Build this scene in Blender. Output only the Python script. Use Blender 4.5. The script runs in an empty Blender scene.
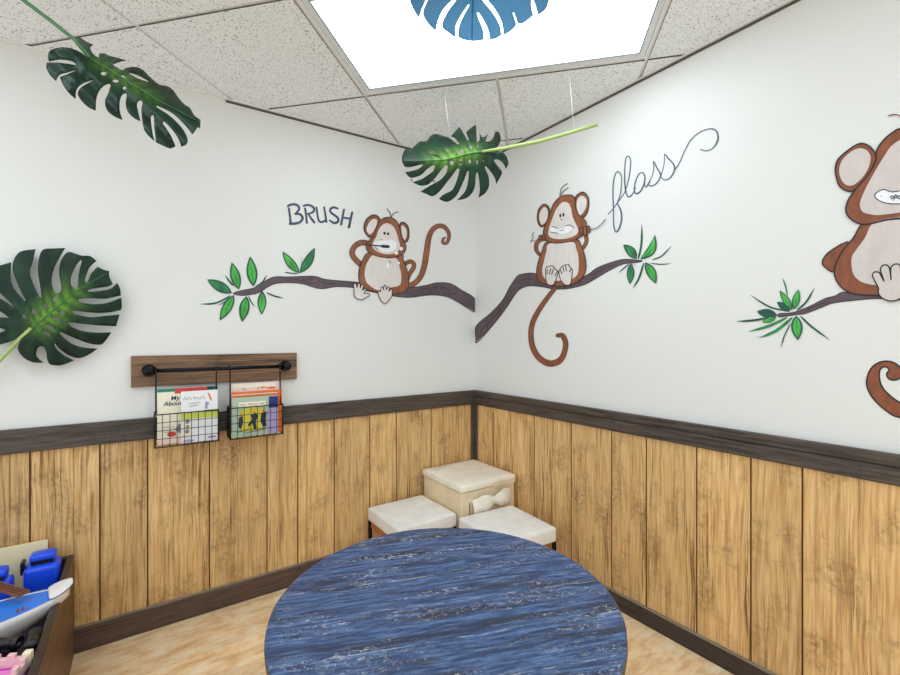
import bpy, bmesh, math, random
from mathutils import Vector, Matrix
from mathutils.geometry import delaunay_2d_cdt
random.seed(7)
COL = bpy.context.scene.collection
F, CX, CY, CAMZ = 445.0, 450.0, 337.4, 1.27

# ------------------------------------------------------------------ measuring
def ray(px, py, D):
    return Vector(((px - CX) / F * D, D, CAMZ + (CY - py) / F * D))
CORNER = Vector((0.1667, 2.968, 0))
class Wall:
    def __init__(s, dx, dy, nx, ny):
        s.w = Vector((dx, dy, 0)).normalized()
        n = Vector((-s.w.y, s.w.x, 0))
        if n.x * nx + n.y * ny < 0: n = -n
        s.n = n
    def pt(s, a, n, z):
        p = CORNER + s.w * a + s.n * n
        return Vector((p.x, p.y, z))
    def at(s, px, py, n=0.0):                    # pixel -> point on the plane n metres in front of the wall
        o = CORNER + s.n * n
        rx = (px - CX) / F
        t = (rx * o.y - o.x) / (s.w.x - rx * s.w.y)
        D = o.y + t * s.w.y
        return ray(px, py, D)
    def sz(s, px, py, n=0.0):
        p = s.at(px, py, n); d = p - CORNER
        return d.x * s.w.x + d.y * s.w.y, p.z
L = Wall(-.821, -.571, .57, -.82)
R = Wall(.584, -.812, -.81, -.58)
def ceil_z(x): return CAMZ + 1.1552 + .0176 * x
def zoom(pts, ox, oy, s):                        # points read from an enlarged view -> photograph pixels
    return [(ox + p[0] / s, oy + p[1] / s) + tuple(q / s for q in p[2:]) for p in pts]

# ------------------------------------------------------------------ objects
ORIGIN = {}
def tag(o, label=None, cat=None, group=None, kind=None):
    if label: o['label'] = label
    if cat: o['category'] = cat
    if group: o['group'] = group
    if kind: o['kind'] = kind
    return o
def thing(name, label, cat, loc=(0, 0, 0), group=None):
    o = bpy.data.objects.new(name, None); COL.objects.link(o)
    o.location = loc; o.empty_display_size = .05
    ORIGIN[o.name] = Vector(loc)
    return tag(o, label, cat, group)
def obj(name, bm, mats, parent=None, smooth=False, bevel=0, subsurf=0, solid=0, normals=True):
    if not isinstance(mats, (list, tuple)): mats = [mats]
    if normals: bmesh.ops.recalc_face_normals(bm, faces=bm.faces)
    if parent is not None: org = ORIGIN[parent.name]
    else:
        vs = [v.co for v in bm.verts]
        org = Vector(((min(v.x for v in vs) + max(v.x for v in vs)) / 2, (min(v.y for v in vs) + max(v.y for v in vs)) / 2, min(v.z for v in vs)))
    for v in bm.verts: v.co -= org
    me = bpy.data.meshes.new(name); bm.to_mesh(me); bm.free()
    for m in mats: me.materials.append(m)
    o = bpy.data.objects.new(name, me); COL.objects.link(o)
    if parent is not None: o.parent = parent
    else: o.location = org
    ORIGIN[o.name] = org
    if smooth:
        for p in me.polygons: p.use_smooth = True
    if solid:
        m = o.modifiers.new('solid', 'SOLIDIFY'); m.thickness = solid; m.offset = 0
    if bevel:
        m = o.modifiers.new('bevel', 'BEVEL'); m.width = bevel; m.segments = 2; m.limit_method = 'ANGLE'; m.angle_limit = .7
    if subsurf:
        m = o.modifiers.new('sub', 'SUBSURF'); m.levels = subsurf; m.render_levels = subsurf
    return o
def dup(root):
    r = root.copy(); COL.objects.link(r)
    for ch in list(root.children):
        c = ch.copy(); COL.objects.link(c); c.parent = r
        for g in list(ch.children):
            d = g.copy(); COL.objects.link(d); d.parent = c
    return r

# ------------------------------------------------------------------ mesh helpers
def uvl(bm): return bm.loops.layers.uv.verify()
class Frame:                                     # axis frame: origin + three directions
    def __init__(s, o, x, y, z=(0, 0, 1)):
        s.o, s.x, s.y, s.z = Vector(o), Vector(x), Vector(y), Vector(z)
    def p(s, a, b, c): return s.o + s.x * a + s.y * b + s.z * c
WORLD = Frame((0, 0, 0), (1, 0, 0), (0, 1, 0))
FL = Frame(CORNER, L.w, L.n)
FR = Frame(CORNER, R.w, R.n)
def box(bm, fr, a0, a1, b0, b1, c0, c1, mi=0, uvaxis=0):
    vs = [bm.verts.new(fr.p(a, b, c)) for a in (a0, a1) for b in (b0, b1) for c in (c0, c1)]
    loc = [(a, b, c) for a in (a0, a1) for b in (b0, b1) for c in (c0, c1)]
    uv = uvl(bm)
    for f in ((0, 1, 3, 2), (4, 6, 7, 5), (0, 4, 5, 1), (2, 3, 7, 6), (0, 2, 6, 4), (1, 5, 7, 3)):
        fc = bm.faces.new([vs[i] for i in f]); fc.material_index = mi
        for lp, i in zip(fc.loops, f):
            a, b, c = loc[i]
            lp[uv].uv = (a, c + b) if uvaxis == 0 else ((c, a + b) if uvaxis == 2 else (b, a + c))
    return vs
def quad(bm, ps, mi=0, uvs=None):
    f = bm.faces.new([bm.verts.new(p) for p in ps]); f.material_index = mi
    uv = uvl(bm)
    if uvs:
        for lp, u in zip(f.loops, uvs): lp[uv].uv = u
    return f
def tube(bm, pts, r, n=8, mi=0, caps=True):
    pts = [Vector(p) for p in pts]; rings = []
    rs = r if isinstance(r, (list, tuple)) else [r] * len(pts)
    up = None
    for i, p in enumerate(pts):
        t = (pts[min(i + 1, len(pts) - 1)] - pts[max(i - 1, 0)]).normalized()
        if up is None:
            up = Vector((0, 0, 1)) if abs(t.z) < .9 else Vector((1, 0, 0))
        a = t.cross(up).normalized(); b = a.cross(t).normalized(); up = b
        rings.append([bm.verts.new(p + (a * math.cos(k / n * 2 * math.pi) + b * math.sin(k / n * 2 * math.pi)) * rs[i]) for k in range(n)])
    for q, w in zip(rings, rings[1:]):
        for k in range(n):
            f = bm.faces.new((q[k], q[(k + 1) % n], w[(k + 1) % n], w[k])); f.material_index = mi; f.smooth = True
    if caps:
        for rg in (rings[0], rings[-1]):
            f = bm.faces.new(rg); f.material_index = mi
def lathe(bm, base, prof, n=64, axis=(0, 0, 1), mi=0, uv_frame=None):
    base = Vector(base); ax = Vector(axis).normalized()
    a = ax.cross(Vector((1, 0, 0)) if abs(ax.x) < .9 else Vector((0, 1, 0))).normalized(); b = ax.cross(a)
    rings = []
    for r, h in prof:
        rings.append([bm.verts.new(base + ax * h + (a * math.cos(k / n * 2 * math.pi) + b * math.sin(k / n * 2 * math.pi)) * max(r, 1e-5)) for k in range(n)])
    for q, w in zip(rings, rings[1:]):
        for k in range(n):
            f = bm.faces.new((q[k], q[(k + 1) % n], w[(k + 1) % n], w[k])); f.material_index = mi; f.smooth = True
    bm.faces.new(rings[0][::-1]).material_index = mi; bm.faces.new(rings[-1]).material_index = mi
def ball(bm, c, r, sc=(1, 1, 1), seg=20, mi=0):
    g = bmesh.ops.create_uvsphere(bm, u_segments=seg, v_segments=seg // 2, radius=r)
    for v in g['verts']: v.co = Vector((v.co.x * sc[0], v.co.y * sc[1], v.co.z * sc[2])) + Vector(c)
    for f in {f for v in g['verts'] for f in v.link_faces}: f.material_index = mi; f.smooth = True
def crom(pts, closed, k=5, sharp=None):
    """Catmull-Rom through the points; corners sharper than `sharp` degrees stay corners."""
    n = len(pts); out = []
    def turn(i):
        if not closed and i in (0, n - 1): return 180
        a, b, c = pts[i - 1], pts[i], pts[(i + 1) % n]
        v, w = (b[0] - a[0], b[1] - a[1]), (c[0] - b[0], c[1] - b[1])
        return abs(math.degrees(math.atan2(v[0] * w[1] - v[1] * w[0], v[0] * w[0] + v[1] * w[1])))
    hard = [sharp is not None and turn(i) > sharp for i in range(n)]
    for i in range(n if closed else n - 1):
        j = (i + 1) % n
        p1, p2 = pts[i], pts[j]
        p0 = pts[i - 1] if (closed or i > 0) else p1
        p3 = pts[(j + 1) % n] if (closed or j < n - 1) else p2
        if hard[i]: p0 = p1
        if hard[j]: p3 = p2
        for q in range(k):
            t = q / k
            out.append(tuple(.5 * (2 * b + (c - a) * t + (2 * a - 5 * b + 4 * c - d) * t * t + (-a + 3 * b - 3 * c + d) * t ** 3) for a, b, c, d in zip(p0, p1, p2, p3)))
    if not closed: out.append(tuple(pts[-1]))
    return out
def inside(x, y, poly):
    r = False; j = len(poly) - 1
    for i in range(len(poly)):
        a, b = poly[i], poly[j]
        if (a[1] > y) != (b[1] > y) and x < (b[0] - a[0]) * (y - a[1]) / (b[1] - a[1]) + a[0]: r = not r
        j = i
    return r

# ------------------------------------------------------------------ materials
def lin(c):
    return tuple((v / 12.92 if v <= .04045 else ((v + .055) / 1.055) ** 2.4) for v in (x / 255 for x in c)) + (1,)
def mat(name, col, rough=.5, metal=0, spec=.5, **kw):
    m = bpy.data.materials.new(name); m.use_nodes = True
    b = m.node_tree.nodes['Principled BSDF']
    b.inputs['Base Color'].default_value = lin(col); b.inputs['Roughness'].default_value = rough
    b.inputs['Metallic'].default_value = metal; b.inputs['Specular IOR Level'].default_value = spec
    return m
class G:                                         # small node-graph writer
    def __init__(s, m): s.t = m.node_tree; s.n = s.t.nodes; s.b = s.n['Principled BSDF']
    def node(s, typ, ins=None, **kw):
        d = s.n.new(typ)
        for k, v in kw.items(): setattr(d, k, v)
        for k, v in (ins or {}).items(): s.put(d.inputs[k], v)
        return d
    def put(s, sock, v):
        if isinstance(v, bpy.types.NodeSocket): s.t.links.new(v, sock)
        else: sock.default_value = v
    def math(s, op, a, b=0.0, clamp=False):
        d = s.node('ShaderNodeMath', operation=op, use_clamp=clamp); s.put(d.inputs[0], a); s.put(d.inputs[1], b); return d.outputs[0]
    def noise(s, vec, scale=1., detail=4., rough=.55, dist=0.):
        d = s.node('ShaderNodeTexNoise', {'Vector': vec, 'Scale': scale, 'Detail': detail, 'Roughness': rough, 'Distortion': dist}); return d.outputs['Fac']
    def ramp(s, fac, stops, interp='LINEAR'):
        d = s.node('ShaderNodeValToRGB'); s.put(d.inputs[0], fac); d.color_ramp.interpolation = interp
        e = d.color_ramp.elements
        while len(e) < len(stops): e.new(.5)
        for q, (p, c) in zip(e, stops): q.position = p; q.color = c if len(c) == 4 else lin(c)
        return d.outputs[0]
    def fr(s, fac, a, b):                         # smooth threshold 0..1
        d = s.node('ShaderNodeMapRange', {'Value': fac, 'From Min': a, 'From Max': b}); return d.outputs[0]
    def mix(s, fac, a, b, blend='MIX'):
        d = s.node('ShaderNodeMix', data_type='RGBA', blend_type=blend)
        s.put(d.inputs[0], fac); s.put(d.inputs[6], a if isinstance(a, bpy.types.NodeSocket) else lin(a)); s.put(d.inputs[7], b if isinstance(b, bpy.types.NodeSocket) else lin(b))
        return d.outputs[2]
    def scale(s, vec, v, add=(0, 0, 0)):
        d = s.node('ShaderNodeVectorMath', operation='MULTIPLY_ADD'); s.put(d.inputs[0], vec); d.inputs[1].default_value = v; s.put(d.inputs[2], add); return d.outputs[0]
    def comb(s, x, y, z=0.):
        d = s.node('ShaderNodeCombineXYZ'); s.put(d.inputs[0], x); s.put(d.inputs[1], y); s.put(d.inputs[2], z); return d.outputs[0]
    def sep(s, v):
        d = s.node('ShaderNodeSeparateXYZ'); s.put(d.inputs[0], v); return d.outputs
    def uv(s): return s.node('ShaderNodeTexCoord').outputs['UV']
    def ob(s): return s.node('ShaderNodeTexCoord').outputs['Object']
    def attr(s, name): return s.node('ShaderNodeAttribute', attribute_name=name).outputs['Fac']
    def color(s, c): s.put(s.b.inputs['Base Color'], c)
    def bump(s, h, strength=.3, dist=.002):
        d = s.node('ShaderNodeBump', {'Height': h, 'Strength': strength, 'Distance': dist}); s.put(s.b.inputs['Normal'], d.outputs[0])

def paint_mat(name, c, var=.10, rough=.55):
    m = mat(name, c, rough); g = G(m)
    lo = tuple(max(0, x * (1 - var)) for x in c); hi = tuple(min(255, x * (1 + var * .8)) for x in c)
    g.color(g.ramp(g.noise(g.scale(g.ob(), (38, 38, 14)), 1, 3), [(.3, lo), (.7, hi)]))
    return m
def wood(name, light, mid, dark, fs=150., fl=4., patch=.5, rough=.6, bump=.25, plank=False, weather=True):
    """Long grain: u runs along the grain unless plank (then v does)."""
    m = mat(name, mid, rough); g = G(m); u, v, _ = g.sep(g.uv())
    a, l = (u, v) if plank else (v, u)            # a across, l along
    if plank:
        r = g.attr('plank'); a = g.math('ADD', a, g.math('MULTIPLY', r, 7.3)); l = g.math('ADD', l, g.math('MULTIPLY', r, 3.1))
    warp = g.noise(g.comb(g.math('MULTIPLY', a, 9), g.math('MULTIPLY', l, 3.2)), 1, 2)
    aw = g.math('ADD', a, g.math('MULTIPLY', warp, .022))
    fine = g.noise(g.comb(g.math('MULTIPLY', aw, fs), g.math('MULTIPLY', l, fl)), 1, 5, .6)
    broad = g.noise(g.comb(g.math('MULTIPLY', aw, fs * .3), g.math('MULTIPLY', l, fl * .3)), 1, 3)
    c = g.ramp(fine, [(.34, mid), (.60, light)])
    c = g.mix(g.math('MULTIPLY', g.fr(broad, .5, .72), .4), c, dark)
    crk = g.noise(g.comb(g.math('MULTIPLY', aw, fs * .8), g.math('MULTIPLY', l, fl * .4)), 1, 5, .7)
    reg = g.noise(g.comb(g.math('MULTIPLY', a, 11), g.math('MULTIPLY', l, 1.1)), 3.0 if False else 1., 2)
    c = g.mix(g.math('MULTIPLY', g.math('MULTIPLY', g.fr(crk, .52, .58), g.fr(reg, .46, .62)), .85), c, dark)
    if weather:
        pat = g.noise(g.comb(g.math('MULTIPLY', a, 7.5), g.math('MULTIPLY', l, 5.0)), 1, 4, .6)
        spk = g.noise(g.comb(g.math('MULTIPLY', a, 70), g.math('MULTIPLY', l, 48)), 1, 5, .75)
        k = g.math('MULTIPLY', g.fr(pat, .50, .72), g.fr(spk, .36, .62))
        c = g.mix(g.math('MULTIPLY', k, patch), c, dark)
    if plank:
        tone = g.math('ADD', g.math('MULTIPLY', g.attr('plank'), .22), .89)
        c = g.mix(1., c, g.node('ShaderNodeCombineColor', {0: tone, 1: tone, 2: tone}).outputs[0], 'MULTIPLY')
    g.color(c); g.bump(fine, bump, .003)
    return m

M = {}
m = M['wall'] = mat('white wall paint', (231, 230, 226), .62); g = G(m)
n_ = g.noise(g.ob(), 160, 3); g.bump(n_, .06, .002)
M['white_wall_dim'] = M['wall']
m = M['panel'] = wood('tan rough sawn panelling', (236, 196, 136), (204, 154, 92), (112, 70, 32), 125, 5, .9, .62, .7, plank=True)
M['groove'] = mat('dark panel groove', (128, 84, 44), .8)
M['rail'] = wood('dark stained pine', (92, 78, 68), (58, 49, 44), (28, 23, 21), 110, 6, .55, .55, .3)
M['base'] = wood('dark brown baseboard', (98, 76, 62), (72, 55, 46), (36, 28, 26), 110, 5, .6, .5, .3)
M['base_dark'] = wood('black brown baseboard', (66, 54, 48), (44, 36, 33), (24, 20, 20), 110, 5, .6, .42, .3)
M['base_cap'] = wood('greyed baseboard cap', (150, 138, 122), (116, 104, 90), (70, 58, 48), 230, 6, .5, .6, .2)
M['rack'] = wood('distressed brown board', (150, 112, 82), (98, 68, 48), (44, 33, 29), 110, 3, .8, .6, .35)
M['crate'] = wood('brown crate wood', (120, 86, 56), (92, 64, 42), (46, 32, 22), 90, 3, .3, .5, .2)
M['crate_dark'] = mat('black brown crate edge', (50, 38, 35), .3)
M['apron'] = wood('orange stained wood', (190, 122, 66), (170, 102, 52), (120, 66, 30), 90, 3, .3, .5, .2)
# floor vinyl
m = M['floor'] = mat('tan vinyl floor', (220, 170, 120), .45); g = G(m); u, v, _ = g.sep(g.uv())
st = g.noise(g.comb(g.math('MULTIPLY', u, 7), g.math('MULTIPLY', v, 30)), 1, 5, .65)
bl = g.noise(g.comb(g.math('MULTIPLY', u, 10), g.math('MULTIPLY', v, 16)), 1, 5, .65)
c = g.ramp(bl, [(.32, (230, 184, 132)), (.5, (250, 216, 170)), (.68, (254, 236, 206))])
c = g.mix(g.math('MULTIPLY', g.fr(st, .5, .68), .55), c, (206, 150, 98))
br = g.node('ShaderNodeTexBrick', {'Vector': g.uv(), 'Scale': 1.0, 'Mortar Size': .0, 'Brick Width': .92, 'Row Height': .155, 'Color1': (.92, .92, .92, 1), 'Color2': (1.06, 1.06, 1.06, 1)}).outputs[0]
g.color(g.mix(1., c, br, 'MULTIPLY')); g.bump(bl, .08, .002)
# acoustic tile
m = M['tile'] = mat('white pitted ceiling tile', (222, 219, 214), .9, spec=.2); g = G(m)
p1 = g.noise(g.ob(), 150, 3, .65); p2 = g.noise(g.ob(), 45, 2)
k = g.math('MULTIPLY', g.fr(p1, .435, .37), g.fr(p2, .28, .5), True)
g.color(g.mix(g.math('MULTIPLY', k, .9), (244, 248, 252), (112, 112, 112))); g.bump(p1, .25, .002)
M['tile_edge_shade'] = mat('raw grey tile edge and painted shade', (96, 92, 88), .95, spec=.1)  # raw tile sides; same dark tone paints the shadow lines at bars and angle
M['grid'] = mat('white ceiling grid metal', (238, 239, 238), .45)
M['dark_gap'] = mat('dark ceiling void', (60, 58, 56), .9)
M['light_frame'] = mat('pale grey light frame', (224, 228, 232), .35)
M['gasket'] = mat('grey light gasket', (120, 126, 136), .6)
def emit(name, col, st):
    m = bpy.data.materials.new(name); m.use_nodes = True; t = m.node_tree
    e = t.nodes.new('ShaderNodeEmission'); e.inputs[0].default_value = col; e.inputs[1].default_value = st
    t.links.new(e.outputs[0], t.nodes['Material Output'].inputs[0]); return m
LIGHT_STRENGTH = 4.0
m = M['diffuser'] = emit('glowing light diffuser', (.80, .92, 1, 1), LIGHT_STRENGTH)
# table paint
m = M['table_top'] = mat('distressed navy table paint', (40, 66, 112), .42); g = G(m); u, v, _ = g.sep(g.uv())
w = g.noise(g.comb(g.math('MULTIPLY', u, 4), g.math('MULTIPLY', v, 6)), 1, 2)
vw = g.math('ADD', v, g.math('MULTIPLY', w, .03))
s1 = g.noise(g.comb(g.math('MULTIPLY', u, 9), g.math('MULTIPLY', vw, 95)), 1, 8, .78)
s2 = g.noise(g.comb(g.math('MULTIPLY', u, 2.2), g.math('MULTIPLY', vw, 22)), 1, 6, .68)
f1 = g.noise(g.comb(g.math('MULTIPLY', u, 60), g.math('MULTIPLY', v, 105)), 1, 6, .85, 1.2)
f2 = g.noise(g.comb(g.math('MULTIPLY', u, 3.2), g.math('MULTIPLY', vw, 16)), 1, 4, .6)
f3 = g.noise(g.comb(g.math('MULTIPLY', u, 260), g.math('MULTIPLY', v, 330)), 1, 3, .7)
c = g.ramp(s1, [(.30, (10, 18, 42)), (.47, (36, 60, 106)), (.64, (104, 134, 178))])
c = g.mix(g.math('MULTIPLY', g.fr(s2, .51, .60), .85), c, (15, 22, 44))
c = g.mix(g.math('MULTIPLY', g.fr(f3, .52, .72), .35), c, (112, 138, 182))
c = g.mix(g.math('MULTIPLY', g.math('MULTIPLY', g.fr(f2, .54, .66), g.fr(f1, .50, .42)), .9), c, (14, 16, 24))
c = g.mix(g.math('MULTIPLY', g.fr(f2, .48, .58), g.fr(f1, .555, .60)), c, (206, 200, 190))
ln = g.math('PINGPONG', g.math('ADD', vw, .03), .0725)       # worn plank seams
lw = g.math('MULTIPLY', g.fr(ln, .0022, .0004), g.fr(g.noise(g.comb(g.math('MULTIPLY', u, 14), g.math('MULTIPLY', v, 10)), 1, 4, .7), .45, .6))
c = g.mix(g.math('MULTIPLY', lw, .9), c, (188, 192, 200))
g.color(c); g.bump(s1, .2, .002)
M['table_rim'] = wood('chipped dark table edge', (110, 92, 74), (44, 40, 44), (18, 18, 24), 150, 8, .5, .5, .3)
M['table_leg'] = mat('black table leg', (34, 32, 34), .45)
def fabric(name, c, sc=420.):
    m = mat(name, c, .85, spec=.2); g = G(m)
    a = g.noise(g.ob(), sc, 2); b = g.noise(g.ob(), 9, 3)
    lo = tuple(x * .93 for x in c)
    g.color(g.ramp(b, [(.3, lo), (.7, c)])); g.bump(a, .25, .0015); return m
M['cushion'] = fabric('off white linen cushion', (246, 243, 238))
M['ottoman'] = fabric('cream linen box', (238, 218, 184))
M['ottoman_lid'] = fabric('top lit cream linen', (250, 242, 226))  # same cloth as the box, lightened as its top catches the light
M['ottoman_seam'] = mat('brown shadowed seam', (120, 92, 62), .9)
M['black_metal'] = mat('black metal', (28, 27, 28), .35, .6)
M['iron'] = mat('black iron pipe', (24, 25, 30), .3, .7)
M['wire'] = mat('black wire', (24, 22, 24), .45, .4)
# monstera
def leaf_mat(name, dark, mid, bright, trans=None):
    m = mat(name, dark, .36, spec=.28); g = G(m)
    a = g.attr('mid'); n = g.noise(g.ob(), 55, 3); n2 = g.noise(g.ob(), 16, 2)
    c = g.mix(g.fr(n2, .35, .7), dark, mid)
    k = g.math('MULTIPLY', a, g.math('ADD', .45, n), True)
    g.color(g.mix(k, c, bright)); g.bump(n, .12, .003)
    if trans:
        t = g.node('ShaderNodeBsdfTranslucent', {'Color': lin(trans)})
        x = g.node('ShaderNodeMixShader', {0: .55, 1: g.b.outputs[0], 2: t.outputs[0]})
        g.put(g.n['Material Output'].inputs[0], x.outputs[0])
    return m
M['leaf'] = leaf_mat('dark green plastic leaf', (10, 32, 22), (20, 58, 36), (126, 184, 46))
M['leaf_back'] = leaf_mat('blue green leaf underside', (110, 148, 176), (92, 132, 162), (48, 128, 96), (150, 196, 222))
M['stem'] = mat('pale green stem', (170, 190, 110), .4)
M['stem_dark'] = mat('green stem', (58, 110, 58), .4)
M['string'] = mat('clear nylon string', (226, 226, 222), .3)
# mural paints
M['brown'] = paint_mat('brown mural paint', (146, 88, 56), .14)
M['brown2'] = paint_mat('deep brown mural paint', (138, 76, 46), .14)
M['pale'] = paint_mat('pale pinkish mural paint', (228, 219, 214), .03)
M['pale2'] = paint_mat('dusty pink mural paint', (212, 201, 196), .03)
M['outline'] = paint_mat('dark brown outline paint', (66, 40, 32), .2)
M['black'] = paint_mat('black mural paint', (26, 22, 24), .1)
M['branch'] = paint_mat('purple brown branch paint', (92, 76, 82), .14)
M['branch_line'] = paint_mat('dark branch line paint', (56, 44, 52), .2)
M['green'] = paint_mat('green leaf paint', (70, 176, 66), .18)
M['green2'] = paint_mat('mid green leaf paint', (44, 132, 74), .2)
M['green_dark'] = paint_mat('dark green leaf paint', (26, 84, 66), .2)
M['foam'] = paint_mat('white foam paint', (246, 247, 250), .02)
M['letter'] = paint_mat('slate blue lettering paint', (62, 78, 104), .28)
M['letter2'] = paint_mat('blue grey script paint', (84, 98, 116), .25)
M['navy'] = paint_mat('navy toothbrush paint', (30, 44, 66), .1)
# toys and books
for nm, c, r in (('toy_blue', (22, 80, 236), .3), ('toy_blue_light', (44, 128, 236), .35), ('toy_grey', (96, 116, 146), .4), ('toy_white', (232, 226, 222), .35), ('toy_black', (22, 22, 26), .3),
                 ('toy_pink', (232, 128, 200), .4), ('toy_pale_pink', (240, 196, 196), .4), ('toy_cream', (244, 230, 196), .45), ('plank_red', (128, 76, 60), .5), ('plank_line', (70, 36, 32), .5),
                 ('cream_card', (238, 220, 176), .6), ('paper', (242, 240, 236), .7), ('book_white', (240, 240, 240), .45), ('book_teal', (22, 128, 108), .45), ('book_red', (206, 62, 54), .45),
                 ('book_lime', (206, 214, 84), .45), ('book_orange', (232, 118, 44), .45), ('book_pink', (244, 214, 204), .45), ('book_sage', (176, 196, 172), .45), ('book_yellow', (222, 206, 70), .45),
                 ('book_navy', (30, 46, 118), .45), ('book_lilac', (176, 160, 206), .45), ('ink', (36, 40, 66), .5), ('ink_grey', (142, 134, 150), .5), ('book_ivory', (244, 236, 214), .45), ('book_green', (120, 168, 90), .45),
                 ('plate', (238, 238, 238), .4), ('screw', (70, 72, 78), .35)):
    M[nm] = mat(nm.replace('_', ' '), c, r)

# ------------------------------------------------------------------ room shell
LEN = 4.7
ROOM = [L.pt(0, 0, 0), L.pt(LEN, 0, 0), L.pt(LEN, 0, 0) + R.w * LEN, R.pt(LEN, 0, 0)]
uvax = L.w
bm = bmesh.new()
f = quad(bm, ROOM, 0, [((p - CORNER).dot(L.w), (p - CORNER).dot(L.n)) for p in ROOM])
for p in ROOM: pass
tag(obj('floor', bm, M['floor']), kind='structure')
WH = 2.62
def wall_slab(name, p0, p1, n_out):
    bm = bmesh.new(); d = (p1 - p0); ln = d.length; d.normalize()
    box(bm, Frame(p0, d, n_out), -.1, ln + .1, 0, .1, 0, WH)
    return tag(obj(name, bm, M['wall']), kind='structure')
wall_l = wall_slab('wall_left', ROOM[0], ROOM[1], -L.n)
wall_r = wall_slab('wall_right', ROOM[0], ROOM[3], -R.n)

def wainscot(fr, wall_o, grooves, faint, ztop):
    gs = sorted(set(grooves + faint)); bm = bmesh.new(); uv = uvl(bm); at = bm.faces.layers.float.new('plank')
    edges = [0.0] + gs + [LEN]; N = .010; hw = .0028; fid = 0; rv = random.random()
    def strip(a0, n0, a1, n1, mi):
        vs = [fr.p(a0, n0, .02), fr.p(a1, n1, .02), fr.p(a1, n1, ztop), fr.p(a0, n0, ztop)]
        f = quad(bm, vs, mi, [(a0, .02), (a1, .02), (a1, ztop), (a0, ztop)]); f[at] = rv
    prev = 0.0
    for g_ in gs + [None]:
        end = (g_ - hw) if g_ is not None else LEN
        strip(prev, N, end, N, 0)
        if g_ is None: break
        fine = g_ in faint; dn = .007 if fine else .003; h = hw * (.55 if fine else 1)
        strip(end, N, g_ - h * .3, dn, 1 if not fine else 0); strip(g_ - h * .3, dn, g_ + h * .3, dn, 1); strip(g_ + h * .3, dn, g_ + hw, N, 1 if not fine else 0)
        prev = g_ + hw
        if not fine: rv = random.random()
    return obj('wainscot_panel', bm, [M['panel'], M['groove']], wall_o)
gl = [2.181, 1.969, 1.806, 1.569, 1.316, 1.166, .972, .764, .595, .352] + [2.38, 2.58, 2.79, 3.0, 3.2, 3.42, 3.6, 3.85, 4.05, 4.3, 4.5]
wainscot(FL, wall_l, gl, [2.237, 2.052, 1.121, .095], .84)
gr = [.545, .806, 1.044, 1.219, 1.435, 1.628, 1.783] + [2.08, 2.3, 2.5, 2.74, 2.95, 3.15, 3.4, 3.6, 3.8, 4.05, 4.3, 4.5]
wainscot(FR, wall_r, gr, [.2, .392], .84)
def rail(name, fr, z0, z1, n1, m, a0=0.0):
    bm = bmesh.new(); box(bm, fr, a0, LEN, 0, n1, z0, z1)
    return tag(obj(name, bm, m, bevel=.004), kind='structure')
rail('trim_1', FL, .830, .922, .022, M['rail'])
# the right chair rail is two boards: a cap strip proud of the lower board
bm = bmesh.new(); box(bm, FR, .022, LEN, 0, .020, .828, .884); box(bm, FR, .022, LEN, 0, .025, .885, .922)
tag(obj('trim_2', bm, M['rail'], bevel=.004), kind='structure')
rail('baseboard_left', FL, 0, .098, .020, M['base'])
rail('baseboard_right', FR, 0, .072, .024, M['base_dark'], .02)
for fr_, zz, nn_, nm_, a_ in ((FL, .098, .020, 'trim_6', .0), (FR, .072, .024, 'trim_7', .03)):   # worn cap along the baseboards
    bm = bmesh.new(); box(bm, fr_, a_, LEN, .010, nn_ - .002, zz, zz + .006); tag(obj(nm_, bm, M['base_cap']), kind='structure')
bm = bmesh.new(); box(bm, FL, 0, .046, .010, .024, .10, .831, uvaxis=2); box(bm, FR, .010, .042, .010, .0235, .08, .831, uvaxis=2)
tag(obj('trim_3', bm, M['rail'], bevel=.003), kind='structure')

# ------------------------------------------------------------------ ceiling
GP = Vector((-.4026, 2.1077, 0)); GU = Vector((.9807, -.1955, 0)).normalized(); GV = Vector((GU.y, -GU.x, 0)); PU = .6257; PV = .63
def gpt(u, v): return GP + GU * u + GV * v
def clip(poly):
    c = [Vector((p.x, p.y, 0)) for p in ROOM]
    ctr = sum(c, Vector()) / 4
    for i in range(4):
        a, b = c[i], c[(i + 1) % 4]; n = Vector((-(b - a).y, (b - a).x, 0))
        if n.dot(ctr - a) < 0: n = -n
        out = []
        for j in range(len(poly)):
            p, q = poly[j], poly[(j + 1) % len(poly)]; dp, dq = n.dot(p - a), n.dot(q - a)
            if dp >= 0: out.append(p)
            if dp * dq < 0: out.append(p + (q - p) * (dp / (dp - dq)))
        poly = out
        if len(poly) < 3: return []
    return poly
def slab(bm, poly, lift, th, mi=0, si=None):
    if len(poly) < 3: return
    lo = [bm.verts.new((p.x, p.y, ceil_z(p.x) + lift)) for p in poly]; hi = [bm.verts.new((p.x, p.y, ceil_z(p.x) + lift + th)) for p in poly]
    n = len(poly)
    bm.faces.new(lo).material_index = mi; bm.faces.new(hi[::-1]).material_index = mi
    for i in range(n): bm.faces.new((lo[i], lo[(i + 1) % n], hi[(i + 1) % n], hi[i])).material_index = mi if si is None else si
LIGHTS = [(0, 0), (-2, 2), (2, 2), (-1, 5), (2, 5), (-4, 5)]      # 2x1 cells each: lower left cell (column, row); after the first, added unseen fill
taken = {(c + k, r) for c, r in LIGHTS for k in (0, 1)}
bm = bmesh.new(); bg = bmesh.new()
HB = .0115                                       # half a T bar
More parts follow.
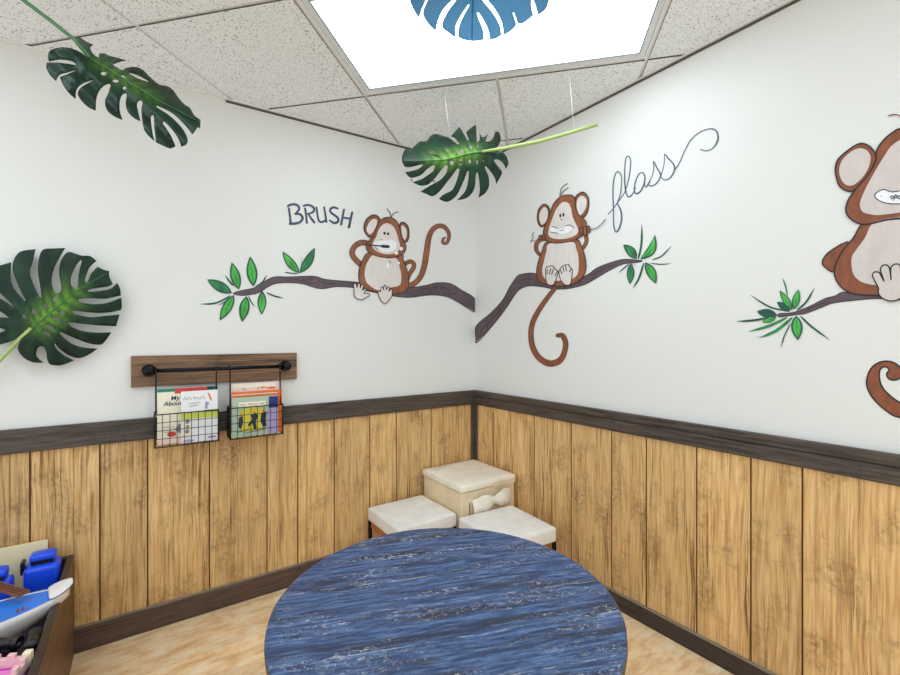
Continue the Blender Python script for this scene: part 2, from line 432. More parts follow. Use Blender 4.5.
for i in range(-9, 9):
    for j in range(-6, 13):
        if (i, j) in taken: continue
        e = HB + .0035
        a, b, c, d = i * PU + HB * .6, (i + 1) * PU - HB * .6, j * PV + HB * .6, (j + 1) * PV - HB * .6
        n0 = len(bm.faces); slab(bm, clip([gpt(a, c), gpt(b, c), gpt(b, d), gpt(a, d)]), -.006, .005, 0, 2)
        bm.faces.ensure_lookup_table()
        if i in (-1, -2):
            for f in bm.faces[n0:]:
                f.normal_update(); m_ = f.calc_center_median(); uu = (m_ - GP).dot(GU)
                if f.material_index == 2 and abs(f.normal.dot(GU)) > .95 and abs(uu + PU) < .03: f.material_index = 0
backing = clip([gpt(-9, -9), gpt(9, -9), gpt(9, 9), gpt(-9, 9)])
slab(bm, backing, .09, .02, 1)
for i in range(-9, 10):
    for j in range(-6, 13):
        if not ((i, j) in taken and (i - 1, j) in taken):
            slab(bg, clip([gpt(i * PU - HB, j * PV + HB), gpt(i * PU + HB, j * PV + HB), gpt(i * PU + HB, (j + 1) * PV - HB), gpt(i * PU - HB, (j + 1) * PV - HB)]), 0, .03)
for j in range(-6, 13):
    slab(bg, clip([gpt(-9 * PU, j * PV - HB), gpt(9 * PU, j * PV - HB), gpt(9 * PU, j * PV + HB), gpt(-9 * PU, j * PV + HB)]), 0, .03)
ceiling = tag(obj('ceiling', bm, [M['tile'], M['dark_gap'], M['tile_edge_shade']]), kind='structure')
obj('ceiling_grid', bg, M['grid'], ceiling)
for k, (fr, nm) in enumerate(((FL, 'trim_4'), (FR, 'trim_5'))):
    bm = bmesh.new(); seg = 2
    ps = []
    for a in (0, LEN):
        for n in (0, .016):
            for dz in (-.010, -.006):
                p = fr.p(a, n, 0); ps.append(Vector((p.x, p.y, ceil_z(p.x) + dz)))
    vs = [bm.verts.new(p) for p in ps]
    for f in ((0, 1, 3, 2), (4, 6, 7, 5), (0, 4, 5, 1), (2, 3, 7, 6), (0, 2, 6, 4), (1, 5, 7, 3)): bm.faces.new([vs[i] for i in f])
    for z0_, z1_, n1_ in ((-.020, -.0102, .003),):       # dark strip painted in for the shadow line under the metal angle
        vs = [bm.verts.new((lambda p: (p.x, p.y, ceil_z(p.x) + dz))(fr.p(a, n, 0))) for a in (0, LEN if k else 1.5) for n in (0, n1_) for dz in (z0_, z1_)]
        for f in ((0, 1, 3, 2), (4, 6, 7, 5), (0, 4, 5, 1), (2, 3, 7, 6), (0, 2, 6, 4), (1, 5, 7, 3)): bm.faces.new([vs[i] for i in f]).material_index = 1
    tag(obj(nm, bm, [M['grid'], M['tile_edge_shade']]), kind='structure')
LABELS = ['lit rectangular ceiling light panel above the table corner, a leaf hanging below it', 'added unseen fill light panel over the toy crate side of the room, nearer the left wall',
          'added unseen fill light panel near the right wall beside the largest painted monkey', 'added unseen fill light panel in the middle of the row furthest from the corner',
          'added unseen fill light panel in the row furthest from the corner, towards the right wall', 'added unseen fill light panel in the row furthest from the corner, towards the left wall']
for (ci, rj), lb in zip(LIGHTS, LABELS):
    u0, u1, v0, v1 = ci * PU + HB, (ci + 2) * PU - HB, rj * PV + HB, (rj + 1) * PV - HB
    c = gpt((u0 + u1) / 2, (v0 + v1) / 2)
    t = thing('ceiling_light', lb, 'ceiling light', (c.x, c.y, ceil_z(c.x)), group='recessed ceiling light panels')
    bm = bmesh.new(); w = .026
    for (a, b, c_, d) in ((u0, u1, v0, v0 + w), (u0, u1, v1 - w, v1), (u0, u0 + w, v0 + w, v1 - w), (u1 - w, u1, v0 + w, v1 - w)):
        slab(bm, [gpt(a, c_), gpt(b, c_), gpt(b, d), gpt(a, d)], .002, .02)
    obj('frame', bm, M['light_frame'], t, bevel=.002)
    bm = bmesh.new(); w = .025
    slab(bm, [gpt(u0 + w, v0 + w), gpt(u1 - w, v0 + w), gpt(u1 - w, v1 - w), gpt(u0 + w, v1 - w)], .006, .006)
    obj('diffuser', bm, M['diffuser'], t)
    bm = bmesh.new(); w = .0245; q_ = .004
    for (a, b, c_, d) in ((u0 + w, u1 - w, v0 + w, v0 + w + q_), (u0 + w, u1 - w, v1 - w - q_, v1 - w), (u0 + w, u0 + w + q_, v0 + w + q_, v1 - w - q_), (u1 - w - q_, u1 - w, v0 + w + q_, v1 - w - q_)):
        slab(bm, [gpt(a, c_), gpt(b, c_), gpt(b, d), gpt(a, d)], .001, .004)
    obj('gasket', bm, M['gasket'], t)
    bm = bmesh.new(); slab(bm, [gpt(u0, v0), gpt(u1, v0), gpt(u1, v1), gpt(u0, v1)], .03, .05)
    obj('housing', bm, M['light_frame'], t)

# ------------------------------------------------------------------ mural painting
LAY = .0006
class Paint:
    def __init__(s, wall): s.w = wall; s.bm = bmesh.new(); s.m = []
    def mi(s, m):
        if m not in s.m: s.m.append(m)
        return s.m.index(m)
    def pt(s, p, lay): return s.w.at(p[0], p[1], .0008 + lay * LAY)
    def fill(s, pts, m, lay=0, closed=True, smooth=True, sharp=None):
        q = crom(pts, True, 5, sharp) if smooth else pts
        f = s.bm.faces.new([s.bm.verts.new(s.pt(p, lay)) for p in q]); f.material_index = s.mi(M[m]); return s
    def line(s, pts, w, m, lay=1, closed=False, taper=False, k=5):
        """Brush stroke: points (x, y) or (x, y, width), all in photograph pixels."""
        ps = [(p[0], p[1], p[2] if len(p) > 2 else w) for p in pts]
        q = crom(ps, closed, k) if len(ps) > 2 else ps
        n = len(q); Lf, Rt = [], []
        for i, (x, y, ww) in enumerate(q):
            a, b = (q[i - 1], q[(i + 1) % n]) if closed else (q[max(i - 1, 0)], q[min(i + 1, n - 1)])
            dx, dy = b[0] - a[0], b[1] - a[1]; l = math.hypot(dx, dy) or 1
            if taper:
                t = i / (n - 1); ww = ww * max(.12, min(1, 3.2 * min(t + .12, 1 - t)))
            ox, oy = -dy / l * ww / 2, dx / l * ww / 2
            Lf.append(s.bm.verts.new(s.pt((x + ox, y + oy), lay))); Rt.append(s.bm.verts.new(s.pt((x - ox, y - oy), lay)))
        mi = s.mi(M[m])
        for i in range(n if closed else n - 1):
            j = (i + 1) % n
            s.bm.faces.new((Lf[i], Lf[j], Rt[j], Rt[i])).material_index = mi
        if not closed and not taper:
            for e in (0, n - 1):
                x, y, ww = q[e]
                s.bm.faces.new([s.bm.verts.new(s.pt((x + math.cos(t * math.pi / 4) * ww / 2, y + math.sin(t * math.pi / 4) * ww / 2), lay)) for t in range(8)]).material_index = mi
        return s
    def dot(s, c, rx, ry, m, lay=2):
        return s.fill([(c[0] + rx * math.cos(t * math.pi / 5), c[1] + ry * math.sin(t * math.pi / 5)) for t in range(10)], m, lay)
    def shape(s, pts, m, edge, w, lay=0):         # fill with an outline of its own
        s.fill(pts, m, lay); return s.line(pts, w, edge, lay + 1, closed=True)
    def build(s, name, parent): return obj(name, s.bm, s.m, parent, normals=False)

# --- monkey brushing (left wall)
Z = lambda *p: zoom(p, 340, 190, 5.63)
t = thing('monkey_art', 'painted brown monkey brushing its teeth under the word BRUSH', 'wall painting', L.at(385, 300, 0), 'monkeys painted on the walls')
p = Paint(L); tail = Z((372, 537, 20), (415, 528, 26), (455, 485, 26), (476, 420, 28), (489, 340, 28), (500, 268, 26), (520, 225, 24), (550, 203, 22), (585, 206, 20), (610, 235, 17), (613, 270, 15), (600, 298, 14), (580, 296, 13), (580, 277, 11), (591, 268, 6))
p.line([(x, y, w + 1.0) for x, y, w in tail], 4, 'outline', 1); p.line(tail, 4, 'brown', 2); p.build('tail', t)
for nm, pts in (('arm', Z((118, 420, 26), (82, 385, 26), (68, 350, 26), (85, 315, 26), (118, 296, 26), (150, 298, 26))), ('arm', Z((365, 415, 18), (395, 402, 18), (416, 415, 18), (413, 440, 20), (394, 468, 20), (382, 500, 16)))):
    p = Paint(L); p.line([(x, y, w + 1.1) for x, y, w in pts], 4, 'outline', 2 if pts[0][0] < 380 else 1); p.line(pts, 4, 'brown', 3 if pts[0][0] < 380 else 2)
    if pts[0][0] < 380: p.line(Z((160, 308), (200, 312), (240, 316)), 1.2, 'navy', 13); p.line(Z((238, 316), (272, 318)), 2.9, 'navy', 13)
    p.build(nm, t)
body = Z((170, 350), (125, 400), (107, 455), (108, 510), (130, 550), (200, 572), (280, 585), (340, 580), (378, 560), (388, 510), (375, 440), (355, 390), (340, 360))
p = Paint(L); p.shape(body, 'brown', 'outline', .9, 4); bo = p.build('body', t)
p = Paint(L); p.fill(Z((185, 365), (150, 415), (139, 460), (145, 510), (170, 540), (215, 563), (280, 550), (335, 535), (345, 490), (335, 430), (318, 385), (270, 385), (220, 375)), 'pale', 6)
p.dot(Z((330, 410))[0], 1.3, 1.4, 'foam', 7); p.dot(Z((268, 425))[0], 1.2, 2.4, 'foam', 7); p.line(Z((278, 398), (286, 410)), .8, 'navy', 7); p.build('belly', bo)
for o_, i_ in ((Z((215, 150), (185, 141), (150, 165), (136, 210), (147, 245), (170, 265), (195, 250), (212, 210), (224, 175)), Z((208, 168), (182, 165), (157, 195), (150, 225), (162, 247), (182, 240), (204, 200))),
               (Z((340, 188), (360, 183), (382, 205), (388, 245), (380, 285), (360, 292), (345, 260), (335, 220)), Z((345, 203), (360, 202), (374, 225), (375, 258), (364, 280), (350, 255)))):
    p = Paint(L); p.shape(o_, 'brown', 'outline', 1.3, 4); e = p.build('ear', t)
    p = Paint(L); p.fill(i_, 'pale', 6); p.build('inner_ear', e)
p = Paint(L); p.shape(Z((265, 153), (225, 172), (205, 215), (192, 255), (168, 280), (148, 310), (155, 340), (190, 365), (240, 378), (300, 378), (345, 365), (368, 340), (370, 310), (352, 280), (340, 230), (325, 185), (300, 160)), 'brown', 'outline', .9, 6); hd = p.build('head', t)
p = Paint(L); p.fill(Z((262, 186), (230, 205), (211, 240), (203, 265), (186, 292), (183, 320), (205, 343), (250, 360), (300, 358), (330, 340), (338, 315), (330, 280), (318, 240), (298, 202)), 'pale', 8)
p.dot(Z((251, 243))[0], 1.2, 1.5, 'black', 9); p.dot(Z((271, 246))[0], 1.1, 1.4, 'black', 9); p.line(Z((228, 277), (236, 280)), .7, 'brown', 9)
p.fill(Z((192, 300), (215, 287), (250, 284), (290, 280), (318, 298), (314, 330), (275, 350), (235, 345), (205, 325)), 'foam', 10)
p.dot(Z((345, 330))[0], 1.7, 1.9, 'foam', 10); p.dot(Z((318, 355))[0], 1.6, 1.7, 'foam', 10); p.line(Z((200, 322), (215, 338)), .7, 'outline', 11); p.build('face', hd)
p = Paint(L); p.line(Z((286, 150), (281, 126), (265, 105)), .8, 'branch_line', 6); p.line(Z((288, 150), (305, 130), (328, 122)), .8, 'branch_line', 6); p.build('hair', hd)
Z = lambda *p: zoom(p, 345, 250, 12.27)
for pts in (Z((112, 540), (112, 470), (106, 425), (122, 405), (138, 425), (148, 462), (156, 425), (170, 405), (184, 420), (185, 465), (200, 435), (216, 422), (226, 440), (215, 490), (238, 478), (256, 472), (256, 492), (232, 530), (288, 530), (300, 560), (262, 580), (210, 608), (160, 600), (122, 572)),
            Z((405, 520), (418, 500), (436, 512), (442, 470), (455, 450), (469, 465), (473, 488), (478, 445), (490, 428), (506, 445), (508, 488), (520, 460), (536, 450), (546, 465), (537, 505), (555, 485), (571, 480), (579, 500), (576, 560), (545, 612), (500, 655), (473, 648), (438, 610), (416, 560))):
    p = Paint(L); p.shape(pts, 'pale', 'outline', .8, 7); p.build('foot', t)

# --- branches
def painted_leaf(t, wall, base, tip, w, m='green', bend=0., lay=3):
    dx, dy = tip[0] - base[0], tip[1] - base[1]; l = math.hypot(dx, dy); ax = (dx / l, dy / l); nx = (-ax[1], ax[0])
    def out(k, a0, a1):
        up, dn = [], []
        for i in range(9):
            s_ = i / 8; prof = math.sin(math.pi * s_ ** .9) ** .85 if 0 < s_ < 1 else 0
            c = bend * l * math.sin(math.pi * s_); a = (a0 + (a1 - a0) * s_) * l
            up.append((base[0] + ax[0] * a + nx[0] * (c + w / 2 * k * prof), base[1] + ax[1] * a + nx[1] * (c + w / 2 * k * prof)))
            dn.append((base[0] + ax[0] * a + nx[0] * (c - w / 2 * k * prof), base[1] + ax[1] * a + nx[1] * (c - w / 2 * k * prof)))
        return up + dn[-2:0:-1]
    p = Paint(wall); p.fill(out(1, 0, 1), 'green_dark', lay, smooth=False); p.fill(out(.68, .08, .92), m, lay + 1, smooth=False)
    p.line([(base[0] + ax[0] * l * q + nx[0] * bend * l * math.sin(math.pi * q), base[1] + ax[1] * l * q + nx[1] * bend * l * math.sin(math.pi * q)) for q in (.15, .35, .6)], .7, 'green_dark', lay + 2, taper=True)
    return p.build('painted_leaf', t)
def blade(t, wall, pts, w, m='green_dark'):
    p = Paint(wall); p.line(pts, w, m, 2, taper=True); return p.build('painted_twig', t)
t = thing('branch_art', 'painted purple-brown branch under the toothbrushing monkey, leaves at its left end', 'wall painting', L.at(340, 305, 0), 'branches painted on the walls')
Z = lambda *p: zoom(p, 180, 170, 3)
br = Z((160, 369), (185, 361), (225, 352), (260, 330), (285, 320), (330, 320), (400, 318), (440, 328), (520, 335), (560, 340), (600, 350), (690, 352), (740, 345), (770, 338), (810, 340), (845, 360), (884, 386), (884, 426), (840, 400), (800, 380), (750, 375), (690, 382), (640, 378), (560, 362), (520, 353), (470, 350), (420, 356), (370, 342), (330, 338), (290, 340), (265, 350), (235, 368), (195, 376), (168, 374))
p = Paint(L); p.fill(br, 'branch', 0, sharp=60); p.line(br, .7, 'branch_line', 1, closed=True)
for q in (((330, 325), (360, 330), (400, 326)), ((420, 335), (440, 341), (470, 340)), ((700, 362), (730, 356), (770, 352)), ((380, 335), (400, 341)), ((790, 352), (800, 356))): p.line(Z(*q), .8, 'branch_line', 1)
p.dot(Z((786, 353))[0], 1.6, .9, 'branch_line', 1); p.dot(Z((822, 371))[0], 1.4, .9, 'branch_line', 1); p.build('branch', t)
Z = lambda *p: zoom(p, 195, 245, 8.4375)
for b, e, w, m_ in (((312, 405), (103, 290), 88, 'green2'), ((370, 375), (310, 145), 86, 'green'), ((495, 350), (465, 95), 92, 'green'), ((330, 420), (208, 638), 84, 'green'), ((435, 430), (397, 648), 88, 'green'), ((567, 385), (563, 588), 76, 'green')):
    b_, e_ = Z(b, e); painted_leaf(t, L, b_, e_, w / 8.4375, m_)
Z2 = lambda *p: zoom(p, 190, 235, 6.43)
for b, e, w, m_ in (((705, 245), (595, 105), 56, 'green'), ((706, 245), (803, 80), 60, 'green2')):
    b_, e_ = Z2(b, e); painted_leaf(t, L, b_, e_, w / 6.43, m_, .04 if e[0] > 700 else -.03)
for pts, w in ((Z((300, 425), (180, 488), (42, 498)), 1.8), (Z((290, 440), (240, 485), (188, 510)), .9), (Z((325, 345), (290, 305), (252, 250)), 1.7), (Z((510, 352), (570, 312), (606, 250)), 1.6), (Z((452, 430), (475, 480), (507, 522)), 1.2),
               (Z2((490, 370), (545, 392), (606, 407)), 1.5), (Z2((415, 382), (455, 364)), .8), (Z2((715, 210), (718, 140)), 1.3), (Z2((608, 239), (660, 246), (700, 248)), 1.2)): blade(t, L, pts, w)

# --- monkey flossing (right wall)
Z = lambda *p: zoom(p, 525, 180, 11.253)
Y = lambda *p: zoom(p, 525, 235, 11.253)
t = thing('monkey_art', 'painted brown monkey flossing its teeth beside the word floss, tail hanging down', 'wall painting', R.at(560, 365, 0), 'monkeys painted on the walls')
tail = zoom([(255, 60, 26), (200, 130, 28), (132, 230, 31), (90, 320, 32), (80, 410, 34), (96, 500, 36), (145, 575, 38), (220, 612, 40), (290, 590, 38), (325, 530, 34), (334, 460, 34), (312, 408, 32), (275, 406, 24)], 520, 280, 7.333)
p = Paint(R); p.line([(x, y, w + .9) for x, y, w in tail], 4, 'outline', 2); p.line(tail, 4, 'brown2', 3); p.build('tail', t)
for pts in (Y((680, -10, 40), (692, 60, 36), (668, 125, 34), (640, 150, 28)), Y((235, 40, 40), (180, 45, 42), (132, 95, 40), (127, 165, 36), (158, 215, 30))):
    p = Paint(R); p.line([(x, y, w + 1.0) for x, y, w in pts], 3, 'outline', 1); p.line(pts, 3, 'brown', 2); p.build('arm', t)
p = Paint(R); p.shape(Y((240, 80), (190, 180), (152, 290), (130, 400), (140, 480), (180, 530), (260, 560), (350, 573), (450, 570), (560, 540), (640, 480), (680, 400), (685, 300), (660, 190), (620, 90), (590, 55), (400, 40)), 'brown', 'outline', .9, 4); bo = p.build('body', t)
p = Paint(R); p.fill(Y((265, 100), (240, 180), (215, 290), (195, 380), (200, 450), (240, 500), (350, 515), (520, 495), (590, 440), (605, 340), (600, 240), (575, 150), (545, 80), (400, 90)), 'pale', 6); p.build('belly', bo)
for o_, i_ in ((Z((220, 272), (262, 300), (275, 360), (258, 460), (215, 512), (185, 525), (152, 490), (140, 420), (150, 340), (185, 290)), Z((215, 305), (250, 325), (257, 390), (235, 465), (195, 503), (168, 470), (160, 400), (180, 340))),
               (Z((640, 136), (590, 165), (565, 210), (568, 330), (600, 390), (640, 425), (690, 380), (715, 290), (712, 200), (680, 150)), Z((640, 175), (603, 200), (582, 250), (585, 330), (620, 395), (665, 350), (690, 280), (688, 212)))):
    p = Paint(R); p.shape(o_, 'brown', 'outline', 1.2, 4); e = p.build('ear', t)
    p = Paint(R); p.fill(i_, 'pale', 6); p.build('inner_ear', e)
p = Paint(R); p.shape(Z((470, 167), (420, 175), (370, 210), (320, 270), (287, 350), (260, 440), (220, 530), (205, 600), (235, 680), (330, 708), (430, 703), (540, 680), (620, 640), (670, 590), (690, 500), (680, 460), (640, 420), (590, 370), (568, 300), (560, 210), (530, 172)), 'brown', 'outline', .9, 6); hd = p.build('head', t)
p = Paint(R); p.fill(Z((440, 245), (400, 265), (350, 330), (320, 400), (290, 480), (267, 560), (265, 620), (310, 655), (400, 665), (500, 650), (580, 610), (598, 560), (570, 490), (535, 410), (520, 330), (495, 265)), 'pale', 8)
p.dot(Z((397, 400))[0], 1.0, 1.9, 'black', 9); p.dot(Z((432, 390))[0], 1.0, 1.9, 'black', 9); p.line(Z((402, 438), (412, 446), (422, 440)), .6, 'outline', 9)
p.fill(Z((310, 530), (350, 545), (430, 542), (480, 515), (520, 520), (545, 545), (500, 580), (430, 605), (370, 603), (310, 585), (288, 560)), 'foam', 9)
p.line(Z((305, 525), (340, 530), (370, 545)), .7, 'letter2', 10); p.line(Z((290, 587), (340, 592), (375, 602)), .7, 'letter2', 10); p.line(Z((465, 510), (510, 508), (550, 540)), .8, 'letter2', 10); p.line(Z((390, 570), (420, 562), (440, 560)), .6, 'letter2', 10); p.build('face', hd)
p = Paint(R); p.line(Z((392, 180), (402, 110), (430, 70), (480, 38)), .7, 'outline', 6); p.line(Z((400, 165), (440, 115), (487, 84)), .7, 'outline', 6); p.build('hair', hd)
p = Paint(R)
for c, a, b in (((632, 572), 24, 42), ((676, 572), 25, 52), ((712, 555), 22, 40)): p.shape([(Z(c)[0][0] + a / 11.25 * math.cos(q * math.pi / 5), Z(c)[0][1] + b / 11.25 * math.sin(q * math.pi / 5)) for q in range(10)], 'brown', 'outline', .8, 8)
p.build('hand', t)
p = Paint(R)
for c, a, b in (((175, 25), 22, 26), ((208, 25), 22, 30)): p.shape([(Y(c)[0][0] + a / 11.25 * math.cos(q * math.pi / 5), Y(c)[0][1] + b / 11.25 * math.sin(q * math.pi / 5)) for q in range(10)], 'brown', 'outline', .7, 8)
p.build('hand', t)
for pts, ls in ((Y((232, 440), (230, 385), (242, 362), (260, 358), (285, 345), (312, 350), (332, 372), (355, 395), (374, 412), (358, 470), (325, 550), (282, 565), (247, 540), (234, 480)), (((247, 440), (250, 385)), ((272, 440), (290, 378)), ((300, 445), (318, 388)), ((335, 455), (362, 412)))),
                (Y((385, 440), (382, 410), (400, 372), (430, 346), (460, 335), (490, 331), (502, 360), (533, 388), (530, 430), (520, 520), (498, 560), (450, 558), (412, 520), (390, 470)), (((412, 430), (402, 392)), ((440, 405), (426, 358)), ((466, 402), (456, 346)), ((500, 410), (518, 384))))):
    p = Paint(R); p.shape(pts, 'pale', 'outline', .8, 8)
    for l_ in ls: p.line(Y(*l_), .9, 'black', 10)
    p.build('foot', t)
p = Paint(R); p.line(Y((60, 72), (85, 68), (115, 55)), .6, 'letter2', 3); p.line(Z((66, 690), (92, 640), (80, 615), (98, 588)), .7, 'letter2', 3); p.build('dental_floss', t); p = Paint(R)
Zf = lambda *p: zoom(p, 590, 120, 5.193)
p.line(Zf((-8, 566), (20, 566), (48, 550), (80, 515)), .9, 'letter2', 12); p.build('dental_floss', t)

t = thing('branch_art', 'painted branch rising from the wall corner under the flossing monkey', 'wall painting', R.at(540, 340, 0), 'branches painted on the walls')
br = [(475.9, 326.5), (490.7, 313), (502.6, 300), (510, 286.5), (517.4, 276), (522.6, 274), (530, 273), (537, 274), (547, 279), (566, 283), (586.7, 275), (596.7, 268), (610, 262.7), (623, 259.3), (636.7, 260), (642, 261), (636, 262.5), (623, 264), (610, 270), (593, 280), (583, 285), (566.7, 288.7), (553, 288.7), (544, 287), (536.7, 286), (529.3, 285.7), (521.9, 288), (516, 293), (504, 311), (489.3, 329.4), (475.9, 342.8)]
p = Paint(R); p.fill(br, 'branch', 0, sharp=60); p.line(br, .8, 'branch_line', 1, closed=True)
for q in (((480, 331), (495, 316), (508, 298)), ((515, 284), (525, 279), (536, 280)), ((590, 276), (605, 268), (620, 262))): p.line(q, .7, 'branch_line', 1, taper=True)
p.build('branch', t)
Z = lambda *p: zoom(p, 610, 215, 8.4375)
for b, e, w, m_, bd in (((225, 370), (112, 248), 78, 'green2', .05), ((255, 375), (380, 165), 72, 'green', .16), ((178, 408), (168, 585), 66, 'green2', 0), ((296, 398), (388, 580), 82, 'green', -.04)):
    b_, e_ = Z(b, e); painted_leaf(t, R, b_, e_, w / 8.4375, m_, bd)
for pts, w in ((Z((238, 372), (265, 240), (268, 75)), 2.0), (Z((355, 377), (435, 345), (515, 262)), 1.3), (Z((340, 405), (430, 415), (520, 408)), 1.1), (Z((284, 402), (245, 530), (192, 618)), 1.9), (Z((165, 412), (120, 445), (72, 488)), 1.3), (Z((180, 412), (237, 436)), 1.2)): blade(t, R, pts, w)

# --- third monkey, cut by the edge of the photograph
t = thing('monkey_art', 'largest painted monkey, grinning beside the low bushy twig near the room edge', 'wall painting', R.at(900, 420, 0), 'monkeys painted on the walls')
tp = [(900, 417.3), (888, 412), (874.5, 400), (867.8, 389), (866.7, 380), (870, 370), (876.7, 363.5), (885.6, 361), (894.5, 362.8), (900.5, 368), (902, 374), (899, 378.5), (892.5, 380), (887.8, 377.5), (886.7, 373.5), (889, 370.3), (887.8, 367.8), (883.9, 366.7), (880, 370), (879.4, 377.8), (882.2, 386.7), (889, 394.5), (900, 402.2), (915, 404), (930, 392), (938, 360), (934, 300), (948, 300), (953, 360), (944, 400), (925, 418)]
p = Paint(R); p.shape(tp, 'brown2', 'black', 1.5, 0); p.build('tail', t)
p = Paint(R); p.shape(zoom([(225, 258), (190, 260), (150, 280), (80, 330), (50, 380), (62, 415), (125, 452), (160, 400)], 815, 205, 6.753), 'brown2', 'black', 1.3, 2); p.build('arm', t)
p = Paint(R); p.shape([(864, 222), (853.5, 237.6), (844.6, 248), (837, 261), (834.3, 271.6), (836.5, 280.5), (843, 288.7), (853.5, 293.6), (865.3, 295), (878, 295.3), (900, 296.5), (930, 294), (946, 283), (948, 266), (934, 242), (920, 218), (890, 212)], 'brown2', 'black', 1.4, 4); bo = p.build('body', t)
p = Paint(R); p.fill([(875, 222), (865, 237.6), (856.5, 249.4), (851.9, 256.8), (851.5, 265.7), (853.5, 274.6), (859.4, 280.5), (866.8, 283.5), (876.5, 285), (900, 286), (925, 282), (933, 268), (922, 240), (908, 217)], 'pale2', 6); p.build('belly', bo)
Z = lambda *p: zoom(p, 825, 110, 6.747)
for k in (0, 1):
    o_ = Z((255, 225), (210, 235), (150, 275), (90, 330), (70, 390), (76, 450), (100, 515), (150, 545), (190, 545), (240, 500), (300, 430), (342, 350), (335, 290), (300, 245)); i_ = Z((230, 258), (180, 278), (120, 332), (97, 390), (102, 450), (135, 500), (185, 508), (240, 468), (288, 400), (308, 330), (298, 290), (270, 265))
    if k: o_ = [(1808 - x, y - 4) for x, y in o_]; i_ = [(1808 - x, y - 4) for x, y in i_]
    p = Paint(R); p.shape(o_, 'brown2', 'black', 1.5, 4); e = p.build('ear', t)
    p = Paint(R); p.fill(i_, 'pale2', 6); p.build('inner_ear', e)
p = Paint(R); p.shape([(900, 128.5), (893, 132), (884, 139.6), (876.9, 150), (875.2, 162), (866.5, 176.7), (856, 188.6), (848.7, 199), (846, 207), (846.8, 213.9), (852, 219.8), (860.9, 224), (871.3, 223.5), (886, 220), (900, 218.6), (932, 217), (952, 208), (960, 193), (950, 172), (934, 152), (922, 136), (912, 129)], 'brown2', 'black', 1.5, 6); hd = p.build('head', t)
p = Paint(R); p.fill([(903, 138.6), (891.7, 145.6), (884.3, 156), (876.9, 167.8), (869.5, 181), (863.5, 193), (860, 203), (861, 209.4), (865.3, 213), (877, 215), (889, 213.9), (900, 212.4), (925, 209), (944, 200), (946, 187), (935, 165), (923, 146), (913, 139)], 'pale2', 8)
mo = Z((335, 580), (360, 548), (400, 536), (450, 552), (506, 545)) + [(925, 188), (934, 194), (928, 203), (914, 204)] + Z((506, 632), (430, 630), (370, 612))
p.fill(mo, 'foam', 9); p.line(mo, .9, 'black', 10, closed=True); p.dot(Z((380, 582))[0], .5, .7, 'letter2', 11)
for c in ((452, 588), (478, 582), (500, 588)): p.line([(Z(c)[0][0] + 1.3 * math.cos(q * math.pi / 3), Z(c)[0][1] + 1.5 * math.sin(q * math.pi / 3)) for q in range(6)], .9, 'black', 11, closed=True)
p.line(Z((462, 610), (475, 570)), .8, 'black', 11); p.dot((904, 166), 1.5, 2.4, 'black', 9); p.dot((913, 165), 1.5, 2.4, 'black', 9); p.build('face', hd)
p = Paint(R); p.line(Z((428, 38), (460, 30), (495, 34), (520, 55)), 1.2, 'brown2', 6); p.line([(902, 129), (903, 122), (901, 116)], 1.0, 'outline', 6); p.build('hair', hd)
Z = lambda *p: zoom(p, 815, 205, 6.753)
for k in (0, 1):
    pts = Z((428, 595), (428, 560), (400, 505), (388, 472), (402, 452), (432, 455), (448, 480), (466, 515), (452, 470), (442, 440), (452, 412), (480, 404), (502, 425), (514, 505), (510, 440), (522, 410), (550, 397), (575, 410), (582, 460), (590, 430), (612, 425), (626, 450), (622, 520), (612, 590), (570, 634), (510, 648), (455, 628))
    if k: pts = [(1822 - x, y + 1) for x, y in pts]
    p = Paint(R); p.shape(pts, 'pale2', 'black', 1.3, 8); p.build('foot', t)
t = thing('branch_art', 'painted thin branch with a bushy tuft of grassy leaves under the largest monkey', 'wall painting', R.at(830, 340, 0), 'branches painted on the walls')
Z = lambda *p: zoom(p, 735, 270, 8.44)
br = Z((360, 380), (380, 366), (450, 364), (530, 345), (640, 300), (760, 240), (844, 218)) + [(843, 292), (858, 294), (880, 295.5), (925, 298), (965, 300), (965, 304), (925, 302), (895, 299.5), (877, 298.5), (852, 300.5), (832.8, 303)] + Z((740, 310), (600, 365), (530, 375), (450, 386), (380, 396))
p = Paint(R); p.fill(br, 'branch', 0, sharp=60); p.line(br, .8, 'branch_line', 1, closed=True); p.line(Z((600, 335), (700, 295), (800, 262)), .8, 'branch_line', 1, taper=True); p.build('branch', t)
for b, e, w, m_ in (((358, 382), (183, 350), 78, 'green_dark'), ((348, 398), (228, 440), 50, 'green'), ((465, 348), (353, 268), 62, 'green_dark'), ((485, 338), (376, 170), 60, 'green'), ((497, 332), (537, 162), 66, 'green'), ((515, 385), (530, 592), 98, 'green')):
    b_, e_ = Z(b, e); painted_leaf(t, R, b_, e_, w / 8.44, m_)
for pts, w, m_ in ((Z((415, 342), (280, 305), (128, 208)), 1.6, 'green_dark'), (Z((260, 406), (150, 425), (15, 433)), 2.2, 'green_dark'), (Z((440, 400), (290, 470), (112, 520)), 2.8, 'green2'), (Z((485, 400), (350, 510), (205, 572)), 3.0, 'green2'), (Z((230, 566), (150, 563)), .8, 'branch'), (Z((468, 450), (415, 560), (388, 655)), 1.3, 'green_dark'),
                   (Z((552, 388), (650, 480), (800, 588)), 2.0, 'green_dark'), (Z((522, 338), (600, 270), (672, 148)), 2.0, 'green_dark'), (Z((442, 215), (425, 130), (402, 66)), 1.5, 'green2')): blade(t, R, pts, w, m_)

